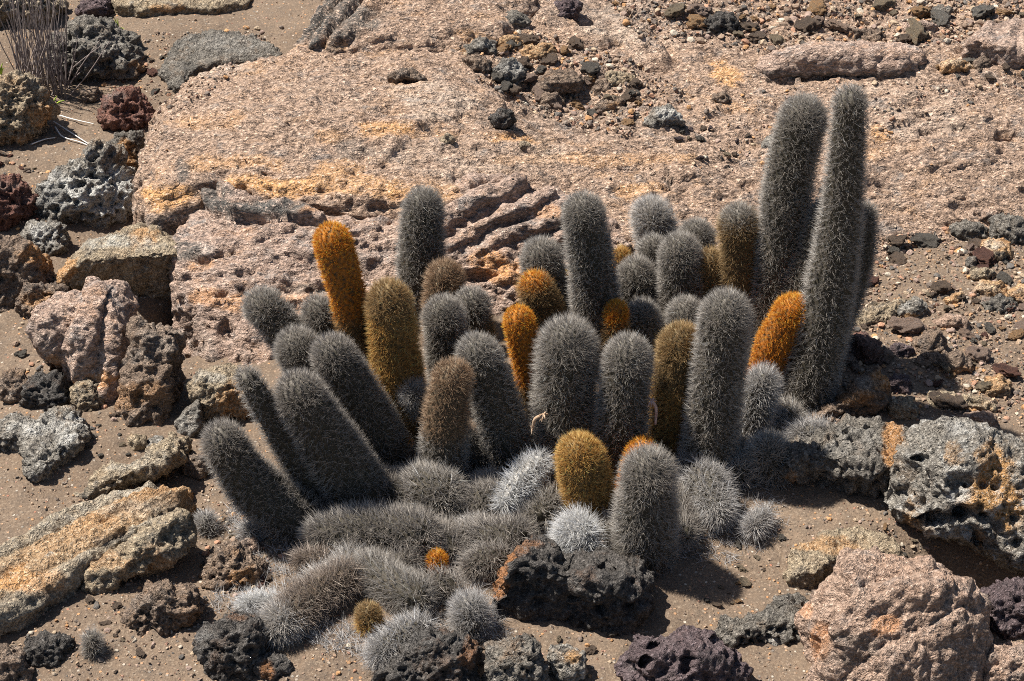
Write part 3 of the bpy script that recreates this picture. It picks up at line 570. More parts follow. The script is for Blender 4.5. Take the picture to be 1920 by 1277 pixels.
    rock('lava_wedge', 'upright grey-brown wedge of rock pointing up and right', [(1700, 668), (1718, 640), (1745, 615), (1772, 607), (1776, 640), (1770, 662), (1735, 672)], 'block', 'brown', .7, seed=61)
    rock('lava_stone', 'flat rusty brown stone under the wedge', [(1718, 680), (1735, 666), (1790, 668), (1840, 688), (1842, 704), (1780, 706), (1735, 702)], 'rough', 'brown', .8, seed=62, orange=[(1790, 695, 50, 10, .7)])
    rock('lava_stone', 'salmon pink five-sided stone on the gravel', [(1750, 600), (1762, 590), (1805, 592), (1820, 612), (1822, 622), (1790, 622), (1760, 612)], 'block', 'rose', .8, seed=63)
    rock('lava_stone', 'cream stone with orange streaks next to the salmon pink stone', [(1670, 592), (1690, 570), (1730, 560), (1742, 578), (1742, 596), (1700, 600)], 'rough', 'lichen', .7, seed=64, orange=[(1700, 592, 20, 6, .8)])
    rock('lava_stone', 'cream plate with a hollow on the rubble at the right', [(1822, 545), (1840, 530), (1880, 530), (1892, 545), (1880, 558), (1850, 558)], 'rough', 'orange', .7, seed=65, pale=[(1850, 540, 30, 12, .6)])
    rock('lava_stone', 'orange shard leaning beside the hollow cream plate', [(1760, 570), (1785, 552), (1815, 545), (1800, 562), (1775, 575)], 'block', 'orange', .6, seed=66)
    rock('scoria_rock', 'blue-grey porous stone below the hollow cream plate', (1838, 556, 1905, 590), 'scoria', 'grey', .9, seed=67)
    rock('lava_stone', 'rust stone at the right border below the gravel slope', (1888, 535, 1950, 580), 'rough', 'orange', .8, seed=68)
    rock('lava_stone', 'cream stone with shade painted on its underside near the right border', [(1838, 468), (1845, 450), (1880, 448), (1892, 462), (1898, 485), (1870, 494), (1850, 488)], 'rough', 'orange', .8, seed=69, pale=[(1868, 458, 26, 10, .9)], dark=[(1868, 482, 34, 14, .9)])  # no hollow here: its shade is put into the colour
    rock('scoria_rock', 'left of two charcoal porous lumps on the upper edge of the rubble', (1778, 420, 1862, 452), 'scoria', 'grey', .8, seed=70)
    rock('scoria_rock', 'right, larger charcoal porous lump on the upper edge of the rubble', (1860, 408, 1960, 462), 'scoria', 'grey', .8, seed=71)
    rock('lava_stone', 'dull red stone above the charcoal porous lumps', (1814, 394, 1872, 424), 'rough', 'rose', .8, seed=72)
    rock('lava_stone', 'orange pointed stone at the right border above the cavity boulder', [(1832, 735), (1845, 715), (1872, 700), (1880, 712), (1900, 725), (1890, 745), (1850, 748)], 'rough', 'orange', .8, seed=73, dark=[(1870, 738, 40, 12, .6)])
    rock('lava_stone', 'long tan plate just above the cavity boulder', [(1728, 755), (1740, 738), (1800, 736), (1850, 748), (1870, 775), (1830, 778), (1790, 770), (1740, 768)], 'rough', 'tan', .7, seed=74, orange=[(1810, 765, 40, 8, .6)])
    rock('lava_stone', 'round knobbly grey-tan stone between the tilted plate and the tan plate', (1665, 745, 1725, 792), 'rough', 'tan', .8, seed=75)
    rock('lava_stone', 'pinkish flat stone behind the top of the cavity boulder', (1790, 772, 1872, 812), 'rough', 'rose', .8, seed=76)
    rock('lava_stone', 'dark stone with a pale base behind the tilted plate', (1655, 705, 1712, 742), 'rough', 'purple', .8, seed=77)
    rock('lava_stone', 'grey blade-like stone among the red gravel', (1808, 482, 1836, 504), 'block', 'grey', .7, seed=78)
    rock('lava_stone', 'grainy tan stone right of the grey blade-like stone', (1816, 506, 1865, 528), 'rough', 'tan', .8, seed=79)
    rock('lava_plate', 'flat pale brown crust plate right of the tall stems', [(1600, 590), (1640, 575), (1690, 562), (1720, 560), (1700, 580), (1650, 600), (1605, 604)], 'rough', 'tan', mode='flat', h=.014, seed=80)
    # on the slab ---------------------------------------------------
    rock('lava_stone', 'black jagged stone lying alone on the orange-stained slab', [(916, 222), (940, 205), (958, 204), (964, 228), (945, 246), (925, 240)], 'scoria', 'black', .9, seed=90)
    rock('scoria_rock', 'black woolly-looking stone on the rubble at the top', [(1306, 52), (1318, 30), (1350, 26), (1382, 36), (1386, 56), (1365, 70), (1320, 66)], 'scoria', 'black', .8, seed=91)
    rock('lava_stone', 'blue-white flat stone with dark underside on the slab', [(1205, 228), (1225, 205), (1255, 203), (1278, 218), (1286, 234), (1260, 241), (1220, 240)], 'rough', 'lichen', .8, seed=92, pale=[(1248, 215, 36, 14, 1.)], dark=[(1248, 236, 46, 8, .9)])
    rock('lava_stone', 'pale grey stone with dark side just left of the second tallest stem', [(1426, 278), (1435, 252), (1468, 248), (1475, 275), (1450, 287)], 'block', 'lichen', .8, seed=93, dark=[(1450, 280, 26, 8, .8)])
    rock('lava_arch', 'small brown arched stone with a hollow under it', [(727, 150), (735, 136), (770, 131), (797, 138), (802, 155), (780, 158), (745, 160)], 'rough', 'brown', .8, seed=94, pits=[(765, 154, 26, 6, .02)])
    rock('lava_log', 'bent grey-brown crust piece, upper left arm of the rubble pile', [(868, 112), (885, 103), (915, 112), (925, 135), (922, 152), (900, 140), (880, 128)], 'rough', 'brown', .9, seed=95)
    rock('lava_stone', 'white-streaked grey stone in the middle of the rubble pile', [(926, 130), (930, 108), (965, 108), (985, 135), (975, 165), (950, 162)], 'rough', 'grey', .8, seed=96, pale=[(955, 122, 26, 22, 1.)])
    rock('lava_log', 'long rounded brown rock lying across the rubble pile', [(998, 178), (1000, 155), (1030, 140), (1080, 137), (1100, 145), (1085, 165), (1040, 182), (1008, 188)], 'rope', 'brown', .9, seed=97, ribdir=(1, .1, 0))
    rock('lava_stone', 'dark stone with pale top at the upper left of the rubble pile', [(858, 100), (875, 85), (905, 72), (932, 85), (932, 104), (895, 104)], 'rough', 'grey', .8, seed=98, pale=[(915, 80, 22, 8, .8)], orange=[(865, 98, 12, 8, .8)])
    rock('lava_stone', 'rusty rounded stone above the white-streaked stone', (935, 68, 990, 100), 'rough', 'orange', .8, seed=99, dark=[(960, 95, 24, 8, .5)])
    rock('lava_stone', 'broad tan-orange stone on the upper rubble pile', (975, 82, 1050, 116), 'rough', 'orange', .8, seed=100)
    rock('lava_stone', 'brown angular stone below the long rounded brown rock', (1000, 175, 1068, 205), 'block', 'brown', .8, seed=101)
    rock('lava_stone', 'large knobbly stone at the right end of the rubble pile', (1112, 148, 1152, 190), 'rough', 'brown', .8, seed=102)
    rock('lava_stone', 'dark rust ridge stone on the right of the rubble pile', (1120, 180, 1172, 210), 'rough', 'brown', .8, seed=103, orange=[(1150, 200, 20, 8, .5)])
    rock('lava_stone', 'oval tan stone at the upper right of the rubble pile', (1135, 133, 1190, 162), 'rough', 'tan', .8, seed=104)
    rock('lava_stone', 'white and grey stone near the rusty stones behind the pile', (1040, -2, 1090, 36), 'scoria', 'purple', .8, seed=105)
    rock('lava_stone', 'rounded dark stone behind the purple-black one at the top', (938, 25, 995, 54), 'rough', 'grey', .8, seed=106)
    rock('lava_stone', 'pinkish flat oval stone in front of the long rope-like rock', (1682, 40, 1758, 68), 'smooth', 'ledge', .8, seed=107)
    rock('lava_stone', 'grey-brown stone with shade coloured in underneath, left of the pinkish oval', (1585, 55, 1655, 88), 'rough', 'brown', .8, seed=108, dark=[(1620, 84, 34, 8, .8)])  # lower edge coloured dark to stand for a shaded hollow
    rock('lava_stone', 'dark grey stone behind the pinkish oval stone', (1745, 12, 1785, 36), 'rough', 'grey', .8, seed=109)
    rock('lava_stone', 'rust-bottomed pebble at the right end of the rope-like rock', (1752, 115, 1830, 138), 'rough', 'orange', .8, seed=110, pale=[(1790, 120, 40, 8, .5)])
    rock('lava_stone', 'round brown stone right of the rust-bottomed pebble', (1826, 108, 1858, 138), 'rough', 'brown', .9, seed=111)
    rock('lava_stone', 'small half-buried brown stone on the slab, casting a dark spot', (1334, 176, 1372, 196), 'rough', 'brown', .8, seed=112)
    rock('lava_stone', 'pale tan pebble left of the black jagged stone', (824, 254, 852, 274), 'smooth', 'tan', .8, seed=113)
    rock('lava_stone', 'rounded cream pebble right of the orange stain on the slab', (970, 266, 998, 282), 'smooth', 'tan', .8, seed=114)
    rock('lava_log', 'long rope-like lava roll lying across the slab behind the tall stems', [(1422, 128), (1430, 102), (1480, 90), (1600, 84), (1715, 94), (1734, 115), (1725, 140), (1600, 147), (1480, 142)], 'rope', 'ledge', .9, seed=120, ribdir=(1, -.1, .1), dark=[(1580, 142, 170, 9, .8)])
    rock('lava_ridge', 'ripple-marked pink ridge at the far right of the slab', [(1800, 95), (1840, 55), (1900, 42), (1990, 50), (1990, 100), (1900, 102)], 'folded', 'ledge', mode='flat', h=.03, seed=115, ribdir=(.3, 1, 0))
build_rocks()

# ------------------------------------------------------------------ rubble: many small stones, each an object, sharing a few meshes
PROTO = []
for i in range(16):
    r = np.random.default_rng(500 + i)
    import bmesh
    bm = bmesh.new(); bmesh.ops.create_icosphere(bm, subdivisions=4, radius=.5)
    V = np.array([v.co[:] for v in bm.verts], float); F = np.array([[v.index for v in f.verts] for f in bm.faces]); bm.free()
    V *= np.array([1, r.uniform(.6, .95), r.uniform(.42, .8)])
    for k in range(6):
        n = r.normal(size=3); n /= np.linalg.norm(n); d = V @ n; V = V - n * np.clip(d - d.max() * r.uniform(.55, .8), 0, None)[:, None] * .92
    N = normals(V, F); V = V + N * (.15 * fbm(V * 2.4 + i * 9, 3) + .09 * fbm(V * 7 + i * 5, 2, .6))[:, None]
    PROTO.append(mk_mesh('rubble_stone', V, F, None, True)); PROTO[-1].materials.append(M['brown'])
def in_poly(px, py, poly):
    c = False; n = len(poly)
    for i in range(n):
        (x0, y0), (x1, y1) = poly[i], poly[(i + 1) % n]
        if (y0 > py) != (y1 > py) and px < (x1 - x0) * (py - y0) / (y1 - y0) + x0: c = not c
    return c
def rand_in(poly, r):
    xs = [p[0] for p in poly]; ys = [p[1] for p in poly]
    while True:
        x, y = r.uniform(min(xs), max(xs)), r.uniform(min(ys), max(ys))
        if in_poly(x, y, poly): return x, y
WORD = {'brown': 'brown', 'tan': 'tan', 'rose': 'pinkish', 'grey': 'dark grey', 'orange': 'rusty orange', 'lichen': 'pale lichen-flecked', 'red': 'dull red', 'ledge': 'mauve pink', 'purple': 'purple-black', 'pink': 'pink'}
def rubble(n, poly, sizes, mats, label, group, seed):
    r = random.Random(seed); n = int(n * .65)
    for i in range(n):
        px, py = rand_in(poly, r); h_ = hit(px, py)
        if not h_: continue
        p = h_[1]; s = sizes[0] + (sizes[1] - sizes[0]) * r.random() ** 1.8; s *= mpp(p)
        mt = r.choice(mats)
        o = add('rubble_stone', r.choice(PROTO), (p[0], p[1], p[2] + s * .14), label='small %s %s' % (WORD[mt], label), cat='stone', group=group)
        o.scale = (s * r.uniform(.85, 1.3), s * r.uniform(.75, 1.1), s * r.uniform(.5, .95))
        o.rotation_euler = (r.uniform(-.45, .45), r.uniform(-.45, .45), r.uniform(0, 6.28))
        o.material_slots[0].link = 'OBJECT'; o.material_slots[0].material = M[mt]
rubble(104, [(1590, 500), (1640, 440), (1780, 410), (1925, 430), (1925, 780), (1850, 790), (1700, 740), (1560, 700), (1590, 620)], (15, 58), ['brown', 'tan', 'rose', 'tan', 'orange', 'brown', 'brown', 'red', 'grey', 'orange', 'ledge'], 'stone in the mixed rubble on the ground right of the tall stems', 'rubble stones right of the tall stems', 1)
rubble(76, [(860, 90), (1000, 60), (1160, 110), (1210, 180), (1180, 240), (1060, 215), (970, 190), (900, 150)], (14, 48), ['brown', 'tan', 'brown', 'orange', 'ledge', 'brown', 'grey'], 'stone in the loose rubble pile lying on the slab', 'stones of the rubble pile on the slab', 2)
rubble(64, [(1120, 5), (1700, 0), (1920, 10), (1920, 40), (1660, 95), (1420, 85), (1280, 90), (1200, 60)], (15, 58), ['brown', 'tan', 'ledge', 'pink', 'brown', 'lichen', 'orange', 'rose', 'tan'], 'stone in the band of rubble along the top of the lava slope', 'stones in the top band of rubble', 3)
rubble(22, [(1330, 230), (1440, 230), (1440, 300), (1300, 300), (1260, 250)], (10, 24), ['brown', 'tan', 'grey', 'purple'], 'stone scattered on the slab left of the second tallest stem', 'stones on the slab near the tall stems', 4)
rubble(20, [(1740, 120), (1925, 110), (1925, 160), (1800, 150)], (12, 30), ['brown', 'orange', 'grey', 'lichen'], 'stone in the line of chips at the right end of the slab', 'chips at the right end of the slab', 5)
rubble(24, [(300, 90), (350, 150), (270, 260), (300, 180), (180, 140)], (10, 24), ['brown', 'red', 'tan', 'grey'], 'stone on the sand along the left shoulder of the slab', 'stones along the slab shoulder', 6)
rubble(18, [(150, 760), (260, 780), (340, 800), (220, 900), (150, 860)], (10, 24), ['brown', 'tan', 'grey', 'lichen'], 'stone on the sand around the tan log-shaped rock', 'stones near the log-shaped rock', 7)
rubble(22, [(0, 1130), (240, 1110), (380, 1180), (360, 1277), (140, 1277), (0, 1200)], (10, 26), ['brown', 'tan', 'orange', 'brown'], 'stone on the gritty sand by the flat dark oval stone', 'stones in the lower left sand', 8)
rubble(30, [(380, 930), (500, 980), (560, 1100), (420, 1140), (340, 1080), (430, 1020)], (10, 28), ['brown', 'orange', 'red', 'tan'], 'stone among the litter below the front-left stem', 'stones below the front-left stem', 9)
rubble(34, [(1300, 1060), (1470, 980), (1700, 960), (1740, 1040), (1560, 1060), (1480, 1120), (1330, 1140)], (10, 24), ['brown', 'tan', 'orange', 'grey'], 'stone on the sand between the grey block and the pinkish boulder', 'stones on the sand in front of the grey block', 10)
rubble(18, [(880, 1190), (1150, 1190), (1140, 1277), (880, 1277)], (10, 26), ['brown', 'tan', 'grey', 'orange'], 'stone on the sand between the front rocks', 'stones between the front rocks', 11)
rubble(26, [(40, 600), (250, 760), (190, 800), (20, 740)], (12, 30), ['brown', 'tan', 'grey', 'orange'], 'stone in the debris under the rippled pink boulder', 'stones under the rippled boulder', 12)
rubble(24, [(0, 270), (110, 330), (120, 420), (60, 430), (70, 330), (0, 320)], (10, 26), ['brown', 'red', 'tan', 'grey'], 'stone beside the dark red crumbly rock', 'stones beside the dark red rock', 13)

def coarse_rubble():
    rr = random.Random(21); r = np.random.default_rng(21); bm = bmesh.new(); bmesh.ops.create_icosphere(bm, subdivisions=2, radius=.5)
    B = np.array([v.co[:] for v in bm.verts]); BF = np.array([[v.index for v in f.verts] for f in bm.faces]); bm.free()
    Vs, Fs, Cs, k = [], [], [], 0
    pal = [(.22, .155, .11), (.33, .25, .17), (.14, .11, .09), (.10, .09, .08), (.40, .22, .10), (.34, .19, .12), (.42, .36, .28), (.28, .20, .16)]
    for n, poly, lo, hi in ((330, [(1580, 480), (1640, 430), (1925, 420), (1925, 800), (1540, 790)], 7, 20), (260, [(860, 90), (1000, 55), (1180, 110), (1240, 180), (1180, 250), (1060, 225), (970, 195), (900, 150)], 6, 18),
                            (330, [(1100, -10), (1925, -10), (1925, 60), (1660, 98), (1420, 92), (1200, 70)], 7, 20), (90, [(0, 1090), (260, 1090), (400, 1200), (360, 1280), (0, 1280)], 6, 15), (90, [(370, 930), (560, 1000), (560, 1120), (380, 1150)], 7, 18),
                            (80, [(40, 560), (260, 760), (200, 820), (10, 760)], 7, 18), (60, [(0, 280), (110, 320), (120, 430), (0, 440)], 7, 16), (70, [(1500, 960), (1760, 960), (1760, 1060), (1480, 1080)], 6, 14), (70, [(1290, 180), (1920, 120), (1920, 160), (1480, 320), (1290, 320)], 6, 16), (60, [(280, 60), (540, 50), (290, 260), (170, 160)], 6, 14), (60, [(600, 1200), (1150, 1190), (1150, 1280), (600, 1280)], 6, 15)):
        for _ in range(n):
            h_ = hit(*rand_in(poly, rr))
            if not h_: continue
            p = h_[1]; sz = (lo + (hi - lo) * rr.random() ** 1.7) * mpp(p); V = B * np.array([1, rr.uniform(.6, 1), rr.uniform(.4, .75)])
            for _ in range(4):
                q = r.normal(size=3); q /= np.linalg.norm(q); d = V @ q; V = V - q * np.clip(d - d.max() * rr.uniform(.5, .8), 0, None)[:, None]
            V = V * (1 + r.normal(0, .07, (len(V), 1))); a = rr.uniform(0, 6.28); c, s_ = math.cos(a), math.sin(a); t = rr.uniform(-.4, .4)
            V = V @ np.array([[c, s_, 0], [-s_, c, 0], [0, 0, 1]]) @ np.array([[math.cos(t), 0, math.sin(t)], [0, 1, 0], [-math.sin(t), 0, math.cos(t)]])
            Vs.append(V * sz + p + np.array([0, 0, .1 * sz])); Fs.append(BF + k); k += len(B); Cs.append(np.repeat([np.array(rr.choice(pal)) * rr.uniform(.8, 1.2)], len(B), 0))
    add('fine_rubble', mk_mesh('fine_rubble', np.vstack(Vs), np.vstack(Fs), M['grit'], False, None, np.vstack(Cs)), kind='stuff', label='thumbnail-sized brown and orange chips strewn between the stones', cat='rubble')
coarse_rubble()
# ------------------------------------------------------------------ gravel and grit: tens of thousands of grains, one mesh
def gravel():
    r = np.random.default_rng(11); rr = random.Random(11)
    t = (1 + 5 ** .5) / 2
    B = np.array([(1, 0, -.3), (.35, .9, -.2), (-.8, .55, -.3), (-.75, -.6, -.1), (.4, -.85, -.35), (.3, .25, .75), (-.35, -.15, .8), (0, 0, -.8)]) * .5
    BF = np.array([(0, 1, 5), (1, 2, 5), (2, 6, 5), (2, 3, 6), (3, 4, 6), (4, 0, 5), (4, 5, 6), (1, 0, 7), (2, 1, 7), (3, 2, 7), (4, 3, 7), (0, 4, 7)])
    P = []; S = []
    def scat(n, poly, lo, hi, on_slab=1.):
        for _ in range(n):
            px, py = rand_in(poly, rr); h_ = hit(px, py)
            if not h_: continue
            if h_[3] is not ground and rr.random() > on_slab: continue
            P.append(h_[1]); S.append((lo + (hi - lo) * rr.random() ** 2.5) * mpp(h_[1]))
    full = [(-40, -20), (1960, -20), (1960, 1300), (-40, 1300)]
    scat(9500, full, 1.8, 8, .25)
    scat(4200, [(1560, 480), (1640, 440), (1925, 430), (1925, 800), (1560, 780)], 2.5, 13)
    scat(1600, [(860, 90), (1000, 60), (1180, 110), (1300, 180), (1180, 260), (1060, 235), (970, 200), (900, 150)], 3, 13)
    scat(2400, [(1120, -10), (1925, -10), (1925, 60), (1660, 100), (1420, 95), (1200, 70)], 3, 14)
    scat(1500, [(0, 1080), (260, 1080), (600, 1150), (900, 1200), (900, 1280), (0, 1280)], 2.5, 11)
    scat(1200, [(1300, 950), (1760, 950), (1760, 1277), (1300, 1277)], 2.5, 9)
    scat(900, [(0, 880), (380, 880), (560, 1050), (420, 1150), (200, 1100)], 2.5, 9)
    scat(700, [(280, 60), (540, 60), (280, 260), (180, 150)], 2.5, 9)
    scat(700, [(1300, 180), (1920, 130), (1920, 170), (1480, 330), (1300, 320)], 2.5, 9)
    P = np.array(P); S = np.array(S); n = len(P)
    q = r.normal(size=(n, 3, 3)); Q, _ = np.linalg.qr(q)
    sc = r.uniform(.55, 1.2, size=(n, 1, 3)); sc[:, :, 2] *= .7
    V = (B[None] * (1 + r.uniform(-.22, .22, size=(n, len(B), 1)))) * sc
    V = np.einsum('nij,nkj->nki', Q, V) * S[:, None, None] + P[:, None, :] + np.array([0, 0, .12]) * S[:, None, None]
    pal = np.array([(.24, .165, .115), (.33, .24, .17), (.15, .115, .09), (.12, .105, .09), (.36, .21, .11), (.30, .20, .135), (.26, .15, .105), (.40, .32, .24), (.38, .27, .18), (.22, .18, .145), (.28, .20, .15), (.20, .15, .115)])
    c = pal[r.integers(0, len(pal), n)] * r.uniform(.8, 1.15, size=(n, 1))
    F = (BF[None] + (np.arange(n) * len(B))[:, None, None]).reshape(-1, 3)
    add('gravel', mk_mesh('gravel', V.reshape(-1, 3), F, M['grit'], False, None, np.repeat(c, len(B), 0)), kind='stuff',
        label='loose orange, brown and grey grit on sand and slab', cat='gravel')
gravel()

# ------------------------------------------------------------------ cactus stems and spines
TONE = {
    'grey': ((.45, .41, .36), (.065, .052, .038)), 'dark': ((.40, .36, .315), (.058, .047, .035)), 'silver': ((.56, .53, .495), (.11, .095, .078)),
    'olive': ((.43, .30, .15), (.14, .088, .035)), 'gold': ((.66, .42, .15), (.28, .16, .05)), 'orange': ((.85, .36, .05), (.44, .16, .02)),
    'brown': ((.44, .31, .20), (.13, .09, .055)), 'white': ((.84, .82, .78), (.55, .52, .48)), 'deadbrown': ((.40, .33, .27), (.12, .085, .06)), 'tanwhite': ((.62, .58, .53), (.18, .14, .11))}
def crom(P, n):
    P = np.array(P); P = np.vstack([2 * P[0] - P[1], P, 2 * P[-1] - P[-2]]); k = len(P) - 3; o = []
    for t in np.linspace(0, k - 1e-6, n):
        i = int(t); f = t - i; a, b, c, d = P[i:i + 4]
        o.append(.5 * (2 * b + (c - a) * f + (2 * a - 5 * b + 4 * c - d) * f * f + (3 * b - a - 3 * c + d) * f ** 3))
    return np.array(o)
def spine_mesh(base, dirs, length, rad, cols):
    n = len(base); a = np.cross(dirs, np.array([.31, .57, .76])); a /= np.linalg.norm(a, axis=1)[:, None] + 1e-9; b = np.cross(dirs, a)
    V = np.empty((n, 4, 3)); 
    for k in range(3):
        an = 2 * math.pi * k / 3; V[:, k] = base + (a * math.cos(an) + b * math.sin(an)) * rad[:, None]
    V[:, 3] = base + dirs * length[:, None]
    f = np.array([[0, 1, 3], [1, 2, 3]]); F = (f[None] + (np.arange(n) * 4)[:, None, None]).reshape(-1, 3)
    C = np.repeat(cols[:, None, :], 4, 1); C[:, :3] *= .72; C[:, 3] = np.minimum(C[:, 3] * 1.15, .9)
    return V.reshape(-1, 3), F, C.reshape(-1, 3)
STEM_N = [0]
def make_stem(parent, proot, pts, widths, tone, lean=0., tone2=None, split=.6, length=.0125, dens=1., lying=False, lift=0., name='stem', label=None, cat=None, group=None, upb=.35, basez=None, ragged=0., depth_off=0., plain_base=False):
    """pts: base .. tip in photo pixels, widths in photo pixels including spines"""
    STEM_N[0] += 1; r = np.random.default_rng(900 + STEM_N[0])
    g = hit(*pts[0])[1] if basez is None else at_z(pts[0][0], pts[0][1], basez)
    g = g + np.array([0, depth_off, 0])
    k = mpp(g); hw = np.array(widths) * k / 2
    if lying:
        W = []
        for i, p in enumerate(pts):
            rr = hw[min(len(hw) - 1, int(round(i / (len(pts) - 1) * (len(hw) - 1))))]
            h_ = hit(*p)[1]; W.append(at_z(p[0], p[1], max(h_[2], 0) + rr * .75 + lift))
        W = np.array(W)
    else:
        m = len(pts); W = []
        for i, p in enumerate(pts):
            f = i / (m - 1); W.append(at_y(p[0], p[1], g[1] + lean * f))
        W = np.array(W)
    # spines stand out past the skin: pull the tip in
    d = W[-1] - W[-2]; d /= np.linalg.norm(d); W[-1] = W[-1] - d * length * .62
    if not lying: W[0] = W[0] - np.array([0, 0, .02])
    C = crom(W, 60) if len(W) > 2 else W[0] + np.linspace(0, 1, 60)[:, None] * (W[1] - W[0])
    L = np.r_[0, np.cumsum(np.linalg.norm(np.diff(C, axis=0), axis=1))]; T = L[-1]
    rw = lambda s: np.maximum(np.interp(s / T, np.linspace(0, 1, len(hw)), hw) - length * .62, .006)
    rt = float(rw(np.array([T]))[0])
    capb = 1.4 * rt
    def rad(s):
        q = np.clip((s - (T - capb)) / capb, 0, .999); x = rw(s) * (1 - q ** 2.1) ** .5
        if lying:
            q = np.clip((.9 * rt - s) / (.9 * rt), 0, .999); x = x * np.sqrt(1 - q ** 2)
        return np.where(s >= T, .0001, np.maximum(x * (1 + .02 * np.sin(s * 90 + STEM_N[0])), .0008))
    def frame(s):
        p = np.stack([np.interp(s, L, C[:, c]) for c in range(3)], 1)
        e = .004; a = np.stack([np.interp(s + e, L, C[:, c]) - np.interp(s - e, L, C[:, c]) for c in range(3)], 1)
        a /= np.linalg.norm(a, axis=1)[:, None] + 1e-9
        u = np.cross(a, np.array([.12, 1., .07])); u /= np.linalg.norm(u, axis=1)[:, None]; v = np.cross(a, u); return p, a, u, v
    # skin with shallow ribs
    nr = int(np.clip(round(2 * math.pi * rw(np.array([T * .5]))[0] / .0082), 12, 22)); nu = nr * 2
    sv = np.concatenate([np.linspace(0, T - capb, max(4, int((T - capb) / .012))), T - capb + capb * np.sin(np.linspace(.12, 1, 9) * math.pi / 2) * .995, [T]])
    p, a, u, v = frame(sv); th = np.arange(nu) / nu * 2 * math.pi
    ribm = 1 + .045 * np.cos(th * nr)
    V = p[:, None, :] + rad(sv)[:, None, None] * ribm[None, :, None] * (np.cos(th)[None, :, None] * u[:, None, :] + np.sin(th)[None, :, None] * v[:, None, :])
    m = len(sv); idx = np.arange(m * nu).reshape(m, nu); j = np.roll(idx, -1, 1)
    F = np.stack([idx[:-1].ravel(), j[:-1].ravel(), j[1:].ravel(), idx[1:].ravel()], 1)
    sc, kc = (np.array(x) for x in TONE[tone]); sc2, kc2 = (np.array(x) for x in TONE[tone2 or tone])
    def tmix(s, w=.05): return sstep(split - w, split + w, s / T + 0)
    mk = tmix(sv)[:, None] if tone2 else np.zeros((m, 1))
    ck = kc * (1 - mk) + kc2 * mk; felt = sstep(T - capb * .75, T, sv)[:, None] * .55; ck = ck * (1 - felt) + (sc * (1 - mk) + sc2 * mk) * .7 * felt
    # areoles along the ribs
    step = .0058 / math.sqrt(dens); sf = np.concatenate([np.linspace(0, T - capb, 300), T - capb * (1 - np.linspace(0, 1, 600)[1:] ** .35)]); rf = rad(sf)
    pl = np.r_[0, np.cumsum(np.hypot(np.diff(sf), np.diff(rf)))]; pc = np.interp(T - capb * .9, sf, pl); rows = np.interp(np.concatenate([np.arange(step * .5, pc, step), np.arange(pc, pl[-1], step * .62)]), pl, sf)
    S, TH_ = [], []
    rmax = rad(rows).max()
    for i, s in enumerate(rows):
        rr = rad(np.array([s]))[0]; n = max(2, int(round(nr * min(1, rr / rmax * 1.02) * (1.3 if s > T - capb * .9 else 1))))
        t_ = (np.arange(n) + (.5 if i % 2 else 0)) / n * 2 * math.pi + r.normal(0, .05, n); S += [s] * n; TH_ += list(t_)
    S = np.array(S); TH_ = np.array(TH_); ns = int(15.6 * min(1.25, dens)) 
    if tone in ('orange', 'gold') or tone2 in ('orange',): ns = int(ns * 1.25)
    S = np.repeat(S, ns); TH_ = np.repeat(TH_, ns); n = len(S)
    if ragged:
        keep = fbm(np.stack([S * 45, np.cos(TH_) * 1.4 + STEM_N[0], np.sin(TH_) * 1.4], 1), 2) > -1 + ragged; S, TH_ = S[keep], TH_[keep]; n = len(S)
    p, a, u, v = frame(S); rd = rad(S); e = .0015; slope = (rad(np.minimum(S + e, T)) - rad(np.maximum(S - e, 0))) / (2 * e)
    rad_d = np.cos(TH_)[:, None] * u + np.sin(TH_)[:, None] * v; tan_d = -np.sin(TH_)[:, None] * u + np.cos(TH_)[:, None] * v
    N = rad_d - a * np.clip(slope, -6, 3)[:, None]; N /= np.linalg.norm(N, axis=1)[:, None]
    base = p + rad_d * (rd * 1.02)[:, None] + r.normal(0, .0008, (n, 3))
    sp = .55 + ragged * .4
    D = N + tan_d * r.normal(0, sp, n)[:, None] + a * (upb + r.normal(0, sp, n))[:, None]
    D /= np.linalg.norm(D, axis=1)[:, None]; dn = (D * N).sum(1); D += N * np.clip(.25 - dn, 0, 2)[:, None]; D /= np.linalg.norm(D, axis=1)[:, None]
    ln = length * r.uniform(.55, 1.12, n); long = r.random(n) < .02; ln[long] *= 1.35
    if lying or ragged: ln *= r.uniform(.8, 1.25, n)
    mm = tmix(S + r.normal(0, .006, n))[:, None] if tone2 else np.zeros((n, 1))
    if tone == 'orange' or tone2 == 'orange':
        ln *= np.where(mm[:, 0] > .5, .62, 1) if tone2 else .62
    cc = (sc * (1 - mm) + sc2 * mm) * r.uniform(.62, 1.25, (n, 1)); pale = r.random(n) < .09
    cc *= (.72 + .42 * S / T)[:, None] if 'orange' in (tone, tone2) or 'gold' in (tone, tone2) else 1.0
    cc[pale] = np.minimum(cc[pale] * 1.6 + .08, .85); cc = np.clip(cc, 0, .88)
    rdv = .00029 * r.uniform(.7, 1.25, n) * (1 + .3 * (length > .017))
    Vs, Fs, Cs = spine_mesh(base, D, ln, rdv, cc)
    org = C[0].copy()
    st = add(name, mk_mesh(name, V.reshape(-1, 3) - org, F, M['skin'], True, None, np.repeat(ck, nu, 0)), org - (proot if parent else 0), parent, label, cat, group)
    add('spines', mk_mesh('spines', Vs - org, Fs, M['spine'], False, None, Cs), (0, 0, 0), st, kind='stuff')
    return st

PR = hit(960, 860)[1]
cactus = add('cactus', None, PR, label='dense clump of furry columnar cactus stems, grey with some orange new growth', cat='cactus')
def S(pts, widths, tone='grey', lean=0., label=None, **kw): make_stem(cactus, PR, pts, widths, tone, lean, label=label, **kw)
